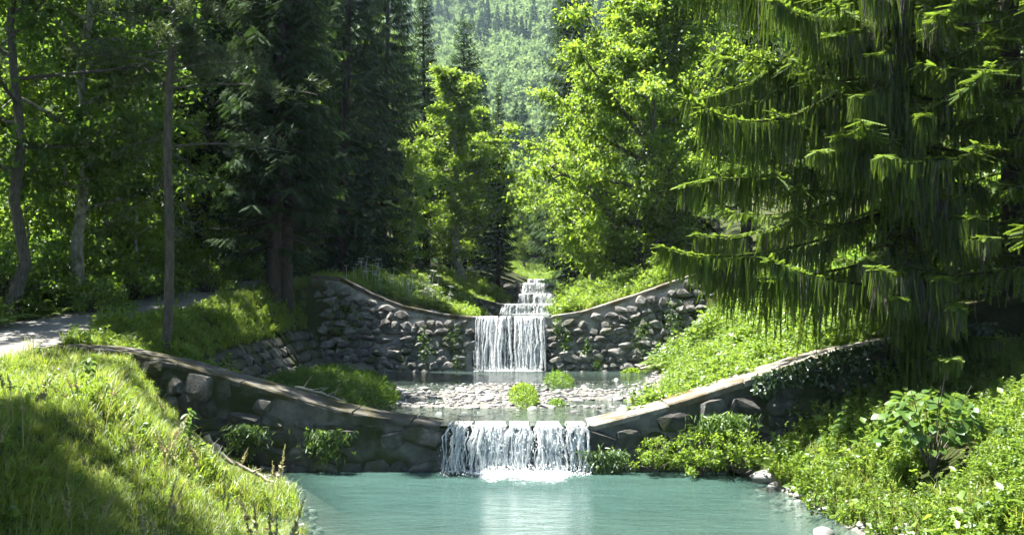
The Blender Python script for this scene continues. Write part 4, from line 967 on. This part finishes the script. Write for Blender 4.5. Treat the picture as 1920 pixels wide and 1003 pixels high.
    link('trunk', wood.mesh('trunk', M['bark_dark'], True), root); link('hanging_twigs', st.mesh('hanging_twigs', mat or M['needle_comb']), root); link('crown', tipg.mesh('crown', mat or M['needle_comb']), root)
    return root
def B(D0, D1, *pp): return [P(x, y, D0+(D1-D0)*i/(len(pp)-1)) for i, (x, y) in enumerate(pp)]
bs = [
 (B(17.2, 14.6, (1690, 560), (1640, 535), (1570, 528), (1500, 512), (1440, 485)), 1.25),
 (B(17.3, 15.8, (1690, 380), (1600, 430), (1500, 462), (1400, 480), (1320, 482), (1235, 462)), .95),
 (B(17.3, 15.5, (1690, 120), (1600, 165), (1540, 190), (1480, 222), (1400, 230), (1340, 215), (1285, 183)), 1.75),
 (B(17.3, 15.0, (1690, -40), (1640, 5), (1590, 33), (1540, 36), (1490, 25), (1445, -2)), 1.6),
 (B(17.5, 17.0, (1690, 20), (1560, 60), (1480, 100), (1420, 150), (1360, 172), (1290, 190)), 1.0),
 (B(17.5, 16.5, (1690, 60), (1580, 110), (1500, 140), (1440, 185), (1380, 200), (1300, 215)), 1.2),
 (B(17.3, 16.3, (1690, 250), (1600, 290), (1500, 322), (1400, 335), (1330, 335), (1275, 350)), 1.35),
 (B(17.2, 15.0, (1690, 250), (1640, 280), (1590, 275), (1530, 285)), 1.0),
 (B(17.5, 17.0, (1690, -120), (1560, -60), (1450, -30), (1350, -25), (1260, -40), (1200, -60)), 1.3),
 (B(17.4, 16.0, (1690, -160), (1600, -90), (1500, -60), (1400, -50), (1300, -80)), 1.5),
 (B(17.4, 16.8, (1690, 300), (1560, 380), (1450, 430), (1370, 445), (1300, 440)), .9),
 (B(17.4, 16.2, (1690, 470), (1600, 500), (1500, 520), (1420, 525), (1340, 505), (1300, 480)), 1.1),
 (B(17.2, 14.4, (1690, 260), (1740, 290), (1780, 297), (1720, 300), (1660, 310)), .9),
 (B(17.2, 14.0, (1690, 480), (1720, 520), (1760, 560), (1800, 580)), .8),
 (B(17.0, 14.2, (1690, 420), (1700, 470), (1680, 520), (1640, 500)), .9),
]
rb = random.Random(3)
for k in range(19):
    y0 = -90+k*38; dx = rb.uniform(-140, 210); D1 = rb.uniform(13.8, 15.2)
    bs.append((B(17.3, D1, (1690, y0), (1690+dx*.35, y0+38), (1690+dx*.7, y0+78), (1690+dx, y0+80)), rb.uniform(.7, 1.1)))
comb_spruce(2, at(1695, 17.6), 24, bs, (2.0, 11.5, 11.0, 3.8), 'large spruce with curtains of hanging twigs over the right end of the low dam')
comb_spruce(6, at(1905, 19.0), 22, [], (1.0, 12, 9.0, 4.0), 'olive-green spruce at the right edge behind the leafy shrub')
comb_spruce(9, (9.6, 14.6, h1(9.6, 14.6)), 16, [], (1.3, 10.5, 6.0, 3.1), 'spruce at the right edge with sprays lit from the front')

# ------------------------------------------------------------------ shrubs
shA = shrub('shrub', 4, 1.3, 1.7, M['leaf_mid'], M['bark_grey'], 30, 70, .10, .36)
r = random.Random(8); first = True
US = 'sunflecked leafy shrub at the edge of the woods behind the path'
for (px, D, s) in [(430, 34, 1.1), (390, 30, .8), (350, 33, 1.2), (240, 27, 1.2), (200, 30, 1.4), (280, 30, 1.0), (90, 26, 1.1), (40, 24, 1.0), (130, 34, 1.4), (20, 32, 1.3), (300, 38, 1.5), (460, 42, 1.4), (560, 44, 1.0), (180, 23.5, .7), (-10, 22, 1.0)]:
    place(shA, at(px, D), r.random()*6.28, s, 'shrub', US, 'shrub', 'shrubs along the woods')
for (px, D, s) in [(1730, 22, 1.5), (1800, 23.5, 1.7), (1870, 22.5, 1.6), (1650, 25, 1.6), (1760, 27, 2.0), (1900, 27, 2.0)]:
    place(shA, at(px, D), r.random()*6.28, s, 'shrub', 'shaded leafy shrub under the hanging spruce at the right', 'shrub', 'shrubs under the hanging spruce')
shB = shrub('shrub', 12, 1.0, 1.2, M['leaf_bright'], M['bark_grey'], 28, 70, .08, .30)
for (px, D, s, lb) in [(1190, 35.5, 1.0, 'bright shrub at the foot of the large broadleaf tree'), (1110, 36, .9, 'low bright shrub leaning over the right wing of the rubble dam'), (1260, 34.5, 1.1, 'shrub hanging over the top right of the rubble dam'), (1060, 40, .8, 'small bright shrub beside the low wide cascade'),
                       (780, 38, .9, 'leafy shrub among the white flowers above the rubble dam'), (860, 44, .8, 'small shrub on the bank above the shaded step dam'), (925, 52, .9, 'bright shrub on the left bank below the far cascade'), (1075, 58, 1.2, 'bright shrub right of the far cascade'), (700, 36, .8, 'leafy shrub on the crest left of the rubble dam')]:
    place(shB, at(px, D), r.random()*6.28, s, 'shrub', lb, 'shrub')
# shrub at the right end of the low dam, just above the pool
shC = shrub('shrub', 15, .7, .95, M['leaf_bright'], M['bark_grey'], 26, 34, .075, .20)
for (px, D, s, lb, z) in [(1225, 16.7, .6, 'light leafy shrub growing from the dam face right of the wide waterfall', .1), (1310, 16.6, .8, 'leafy shrub at the pool edge below the pale coping', .05), (1385, 16.5, .8, 'small leafy shrub where the low dam meets the right bank', .1)]:
    p = at(px, D); place(shC, (p[0], p[1], z), r.random()*6.28, s, 'shrub', lb, 'shrub')
# green clumps on the gravel bar
g = Geo(3); rng = np.random.default_rng(41)
def clump(name, label, cx, cyy, rx, ry, h, n, leaf, mat, blades=0):
    g = Geo(3); a = rng.random(n)*6.28; rr = np.sqrt(rng.random(n)); x = np.cos(a)*rr*rx; y = np.sin(a)*rr*ry
    hh = h*np.sqrt(np.maximum(.05, 1-rr**2.5))*(.75+.35*vnoise(x, y, 3, 2.2)); z = hh*rng.random(n)**.35
    zg = H(cx+x, cyy+y)-h1(cx, cyy)
    d = np.stack([np.cos(a)*rr, np.sin(a)*rr, .8+0*a], -1); nd_ = nrm(d+.5*rng.normal(size=(n, 3))); xd = nrm(rng.normal(size=(n, 3))+np.array([0, 0, .5 if blades else -.2]))
    s = leaf*(.6+.8*rng.random(n)); g.rep(LV, LF, frames(xd, nd_)*np.stack([s*(1.8 if blades else 1), s*(.45 if blades else 1), s], -1)[:, None, :], np.stack([x, y, z+zg], -1), np.clip(.5*vnoise(x, y, 5, 2)+.5*rng.random(n), 0, 1))
    o = link(name, g.mesh(name, mat), None, (cx, cyy, h1(cx, cyy))); prop(o, label, 'bush'); return o
clump('bush', 'dense dark green grassy mound at the left side of the gravel bar', -4.15, 20.6, 1.55, 2.6, .85, 15000, .085, M['leaf_forest'], 1)
clump('bush', 'bright green clump standing alone on the middle of the gravel bar', .27, 21.6, .34, 1.7, .32, 2600, .06, M['leaf_bright'])
clump('bush', 'wispy green tuft right of the lone clump on the gravel bar', 1.35, 26.0, .42, .8, .40, 900, .08, M['leaf_mid'], 1)
clump('bush', 'small low green tuft near the lip of the low dam', 1.0, 20.6, .2, .3, .16, 260, .06, M['leaf_mid'])
clump('bush', 'leafy green plant at the foot of the rubble dam on the right', 4.1, 31.3, .5, .3, .45, 700, .09, M['leaf_bright'])
for (cx, cz, s, lb) in [(-3.1, 1.7, 1, 'green tuft midway along the left wing of the rubble dam'), (-2.0, 2.0, .8, 'green tuft high beside the left edge of the taller waterfall'), (1.9, 1.9, .7, 'green tuft just right of the taller waterfall at mid height'), (1.65, 2.4, .62, 'small tuft just under the lip right of the taller waterfall'),
                        (-1.85, 1.2, .7, 'low tuft near the foot of the taller waterfall on its left'), (3.0, 1.1, .65, 'small low tuft at the foot of the rubble dam right of the fall'), (4.6, 2.0, 1.0, 'leafy plant in the middle of the right wing of the rubble dam'), (5.8, 2.6, 1.2, 'leafy plant near the upper right end of the rubble dam'),
                        (-5.8, 2.4, 1.3, 'mossy leafy plant near the left end of the rubble dam'), (-6.3, 3.1, 1.2, 'plant trailing from the top left corner of the rubble dam'), (2.6, 1.6, .6, 'tuft of grass in the joints right of the taller fall, second from it')]:
    g = Geo(3); n = int(420*s); x = rng.normal(size=n)*.16*s; z = rng.normal(size=n)*.32*s; y = 32+(cz+z-.3)*.24-.12-.14*rng.random(n)
    k = leaf = .075; g.rep(LV, LF, frames(nrm(rng.normal(size=(n, 3))+np.array([0, -.4, -.6])), nrm(rng.normal(size=(n, 3))*.5+np.array([0, -.7, .6])))*(.075*(.6+.7*rng.random(n)))[:, None, None], np.stack([x, y-32, z], -1), rng.random(n))
    o = link('wall_plant', g.mesh('wall_plant', M['leaf_mid']), None, (cx, 32, cz)); prop(o, lb, 'plant')
# moss cushions on the low dam right of the fall and hanging plants on its dark left half
for (cx, cz, s, lb, mt) in [(1.75, .25, 1.0, 'dark mossy cushion on the dam face beside the wide waterfall', 'herb_dark'), (-3.4, .6, .8, 'grassy fringe hanging on the shaded left face of the low dam', 'leaf_forest'), (-4.9, .7, .8, 'leafy tuft on the shaded dam face above the pool corner', 'leaf_forest'), (3.9, .9, 1.2, 'dry trailing twigs and leaves below the pale coping', 'leaf_mid')]:
    g = Geo(3); n = int(620*s); x = rng.normal(size=n)*.22*s; z = -np.abs(rng.normal(size=n))*.32*s+.2; y = -.06-.22*rng.random(n)
    g.rep(LV, LF, frames(nrm(rng.normal(size=(n, 3))*.6+np.array([0, -.4, -.9])), nrm(rng.normal(size=(n, 3))*.5+np.array([0, -.7, .6])))*np.stack([.1+.08*rng.random(n), .05+0*x, .05+0*x], -1)[:, None, :], np.stack([x, y, z], -1), rng.random(n))
    o = link('wall_plant', g.mesh('wall_plant', M[mt]), None, (cx, 16.98, cz)); prop(o, lb, 'plant')
# ivy over the right end of the low dam
g = Geo(3); n = 5200; x = rng.uniform(4.5, 9, n); cz = CR1(x); z = cz+.1-(cz-.4)*rng.random(n)**1.3*np.clip((x-4.1)/1.8, .15, 1); hang = .10+.22*vnoise(x, z, 3, 1.6)
y = 17.0+.02*z-hang*rng.random(n); sel = vnoise(x, z, 8, 1.4)+.25*np.clip((x-5)/2, 0, 1) > .45; x, y, z = x[sel], y[sel], z[sel]; n = len(x)
g.rep(LV, LF, frames(nrm(rng.normal(size=(n, 3))*.6+np.array([0, -.3, -.8])), nrm(rng.normal(size=(n, 3))*.45+np.array([0, -.8, .6])))*(.075+.05*rng.random(n))[:, None, None], np.stack([x-6, y-17, z-1.2], -1), rng.random(n))
o = link('ivy', g.mesh('ivy', M['ivy']), None, (6, 17, 1.2)); prop(o, 'dark glossy ivy covering the right end of the low dam', 'ivy')

# big-leaved shrub on the right bank: every leaf a part
def big_leaf():
    V = []; xs_ = [0, .15, .35, .6, .82, 1]; ws = [0, .26, .40, .38, .22, 0]
    for x_, w_ in zip(xs_, ws):
        zc = -.16*x_**2
        V += [(x_, -w_, zc+.16*w_), (x_, 0, zc), (x_, w_, zc+.16*w_)]
    F = []
    for i in range(5):
        for k in range(2): a = i*3+k; F.append((a, a+3, a+4, a+1))
    return np.array(V), np.array(F)
bl, bf = big_leaf(); LM = [np_mesh('leaf', bl, bf, M['leaf_glossy'], np.full(len(bl), v), True) for v in (.1, .35, .6, .9)]
p = P(1745, 800, 12.4); bx_, by_ = p.x, 12.4; bz = h1(bx_, by_)
hz = empty('hazel_shrub', (bx_, by_, bz)); prop(hz, 'shrub with large rounded glossy leaves on the right bank', 'shrub')
wood = Geo(4); rr = random.Random(19); ends = []
for i in range(16):
    a = i*2.4; L = .40+.40*rr.random(); e = Vector((math.cos(a)*L*.85, math.sin(a)*L*.65, .55+.8*rr.random())); s = np.linspace(0, 1, 6)[:, None]
    pts = np.array(e)*s+np.array([0, 0, .25])*s*(1-s); wood.add(*tube(pts, np.linspace(.013, .004, 6), 5)); ends.append(pts)
link('stem', wood.mesh('stem', M['bark_grey'], True), hz)
for i in range(298):
    a = rr.uniform(0, 6.283); el = math.asin(rr.uniform(-.35, 1)); k = .78+.3*rr.random()**.5
    q = Vector((.62*k*math.cos(a)*math.cos(el), .52*k*math.sin(a)*math.cos(el), .58+.52*k*math.sin(el)))
    az = a+rr.gauss(0, .6)
    s = .10+.07*rr.random(); link('leaf', rr.choice(LM), hz, q, (rr.gauss(0, .35), .55-.3*math.sin(el)+rr.gauss(0, .3), az), (s, s, s))

# tall leafy plant on the left bank edge and fallen branches
def stem_plant(label, px, py, D, h, n, leaf, mat):
    p = P(px, py, D); z = h1(p.x, D); root = empty('leafy_plant', (p.x, D, z)); prop(root, label, 'plant'); rng = np.random.default_rng(int(px))
    wood = Geo(4); s = np.linspace(0, 1, 6)[:, None]; pts = np.array([.25*h, -.05, h])*s; wood.add(*tube(pts, np.linspace(.008, .003, 6), 4)); link('stem', wood.mesh('stem', M['herb_dark'], True), root)
    for k in range(n):
        v = .25+.75*k/n; q = np.array([.25*h, -.05, h])*v; m = leaf*(1.2-.5*v); link('leaf', LM[k % 4], root, q, (rng.normal()*.15, .1+.3*rng.random(), k*math.pi*.5+.3*rng.normal()+(k//2 % 2)*.8), (m, m*.5, m))
stem_plant('fresh pale green seedling on the near left bank edge', 335, 800, 13.8, .75, 22, .22, None)
stem_plant('upright leafy seedling in front of the ivy on the right bank', 1565, 720, 15.4, .8, 22, .24, None)
stem_plant('leafy seedling at the top of the near left bank beside the path', 155, 665, 13.4, .55, 18, .2, None)
def branch(label, pts, rad, seed):
    rng = np.random.default_rng(seed); g = Geo(4); pts = np.array(pts); n = len(pts); tt = np.linspace(0, n-1, 14); ax = np.stack([np.interp(tt, np.arange(n), pts[:, k]) for k in range(3)], -1)+rng.normal(size=(14, 3))*.012
    o_ = ax[0].copy(); g.add(*tube(ax-o_, np.linspace(rad, rad*.4, 14)*(.85+.3*rng.random(14)), 7))
    for k in range(5):
        q = ax[2+2*k]-o_; d = nrm(rng.normal(size=3)*.6+np.array([.5, -.2, .5])); g.add(*tube(q+d*(.15+.25*rng.random())*np.linspace(0, 1, 4)[:, None], np.linspace(rad*.4, rad*.12, 4), 5))
    o = link('fallen_branch', g.mesh('fallen_branch', M['driftwood'], True), None, o_); prop(o, label, 'branch')
branch('long weathered fallen branch lying at the pool edge on the left bank', [(-5.0, 14.9, .95), (-4.6, 14.8, .55), (-3.8, 14.7, .22)], .05, 3)
branch('short driftwood stick resting on the left coping of the low dam', [(-4.2, 17.7, 1.50), (-3.7, 17.65, 1.40), (-3.2, 17.6, 1.22)], .03, 5)
branch('pale driftwood stick at the right foot of the rubble dam', [(4.3, 30.6, 1.0), (4.9, 30.9, 1.12), (5.5, 31.2, 1.35)], .05, 7)

# ------------------------------------------------------------------ mountain, its forest and the haze
def mount(x, y):
    return .6*mount0(np.asarray(x)/.6, np.asarray(y)/.6)
def mount0(x, y):
    prof = np.interp(y, [250, 330, 420, 520, 700, 900, 1000, 1100, 1400], [20, 34, 62, 112, 205, 308, 340, 330, 250])
    return prof + np.clip(y-380, 0, 620)/620*(.5*(x+105)+46*fbm(x, y, 31, .006, 4)) + np.clip((-x-60)/200, 0, 2)*np.clip(y-250, 0, 300)*.2
mx = np.linspace(-312, 276, 100); my = np.concatenate([np.linspace(198, 600, 90), np.linspace(612, 840, 14)]); MX, MY = np.meshgrid(mx, my)
MZ = mount(MX, MY); MZ[0] -= 12
i, j = np.meshgrid(np.arange(99), np.arange(len(my)-1)); q = (j*100+i).ravel()
prop(link('mountain', np_mesh('mountain', np.stack([MX, MY, MZ], -1).reshape(-1, 3), np.stack([q, q+1, q+101, q+100], -1), M['ground'], smooth=True)), kind='structure')
fp = []
for k in range(4):
    rg = np.random.default_rng(500+k); g = Geo(3); n = 16; a = rg.random(n)*6.28; rr = np.sqrt(rg.random(n))*.38
    C = np.stack([np.cos(a)*rr, np.sin(a)*rr, .35+.5*rg.random(n)*(1-rr)], -1); leaf_cloud(g, rg, C, np.full(n, .2)*(.7+.6*rg.random(n)), 46, .10, .8); g.R = [np.clip(.3*rg.random()+.7*x, 0, 1) for x in g.R]; fp.append(proto('crown', g, M['forest_far']))
for k in range(2):
    rg = np.random.default_rng(600+k); g = Geo(3); n = 420; u = rg.random(n)**1.3; a = rg.random(n)*6.28; rr = .20*(1-u)*(.5+.5*rg.random(n)); xd = np.stack([np.cos(a), np.sin(a), -.5+0*a], -1)
    s = .06+.09*(1-u); g.rep(FBV[:18], FBF[:6], frames(xd, np.tile([0, 0, 1.], (n, 1))+.3*rg.normal(size=(n, 3)))*np.stack([s, s*.9, s], -1)[:, None, :], np.stack([np.cos(a)*rr, np.sin(a)*rr, .06+u*1.1], -1), rg.random(n)*.35); fp.append(proto('crown', g, M['needle_far']))
rg = np.random.default_rng(9); n = 6000; fy = 198+414*rg.random(n)**.9; fx = rg.uniform(-.32, .26, n)*fy*1.0
# nearer slopes on both sides of the valley
n2_ = 1500; gy = rg.uniform(112, 205, n2_); gx = rg.uniform(-110, 100, n2_)
X_ = np.concatenate([fx, gx]); Y_ = np.concatenate([fy, gy]); Z_ = np.where(Y_ > 199, mount(X_, Y_), H(X_, np.minimum(Y_, 420)))-.5
n = len(X_); con = (vnoise(X_, Y_, 71, .027)*.6+rg.random(n)*.4) > .71; sz = rg.uniform(7, 14, n); idx = np.where(con, rg.integers(4, 6, n), rg.integers(0, 4, n)); sz = np.where(con, sz*1.25, sz)
scatter('forest', fp, np.stack([X_, Y_, Z_], -1), np.stack([rg.normal(size=n)*.05, rg.normal(size=n)*.05, rg.random(n)*6.28], -1), np.stack([sz, sz, sz*rg.uniform(.9, 1.4, n)], -1), idx, 'hazy mixed forest covering the mountain slope behind the valley', 'forest')
# air
bm = bmesh.new(); bmesh.ops.create_cube(bm, size=1)
for v in bm.verts: v.co = (v.co.x*1000, 390+v.co.y*920, 143+v.co.z*300)
m_ = bpy.data.meshes.new('haze'); bm.to_mesh(m_); bm.free()
mt, t, out = mat_new('haze'); pv = N(t, 'ShaderNodeVolumePrincipled'); pv.inputs['Color'].default_value = (.60, .83, .98, 1); pv.inputs['Density'].default_value = .00017; pv.inputs['Anisotropy'].default_value = .2
t.links.new(pv.outputs[0], out.inputs['Volume']); m_.materials.append(mt)
hz_ = link('haze', m_); prop(hz_, kind='stuff')
# ------------------------------------------------------------------ look-alikes are told apart by their order in the picture
ORD = ['leftmost', 'second', 'third', 'fourth', 'fifth', 'sixth', 'seventh', 'eighth', 'ninth', 'tenth', 'eleventh', 'twelfth', 'thirteenth', 'fourteenth', 'fifteenth', 'sixteenth']
for gname in ('trees in the shaded woods', 'spruces in the shaded woods', 'young trees behind the path', 'shrubs along the woods', 'trees behind the hanging spruce', 'shrubs under the hanging spruce', 'leafy trees closing the valley', 'spruces closing the valley'):
    mem = sorted([o for o in COL.objects if o.get('group') == gname and o.parent is None], key=lambda o: o.location.x/o.location.y)
    for k, o in enumerate(mem):
        o['label'] = o['label']+(', leftmost of its kind' if k == 0 else ', %s from the left' % ORD[k])
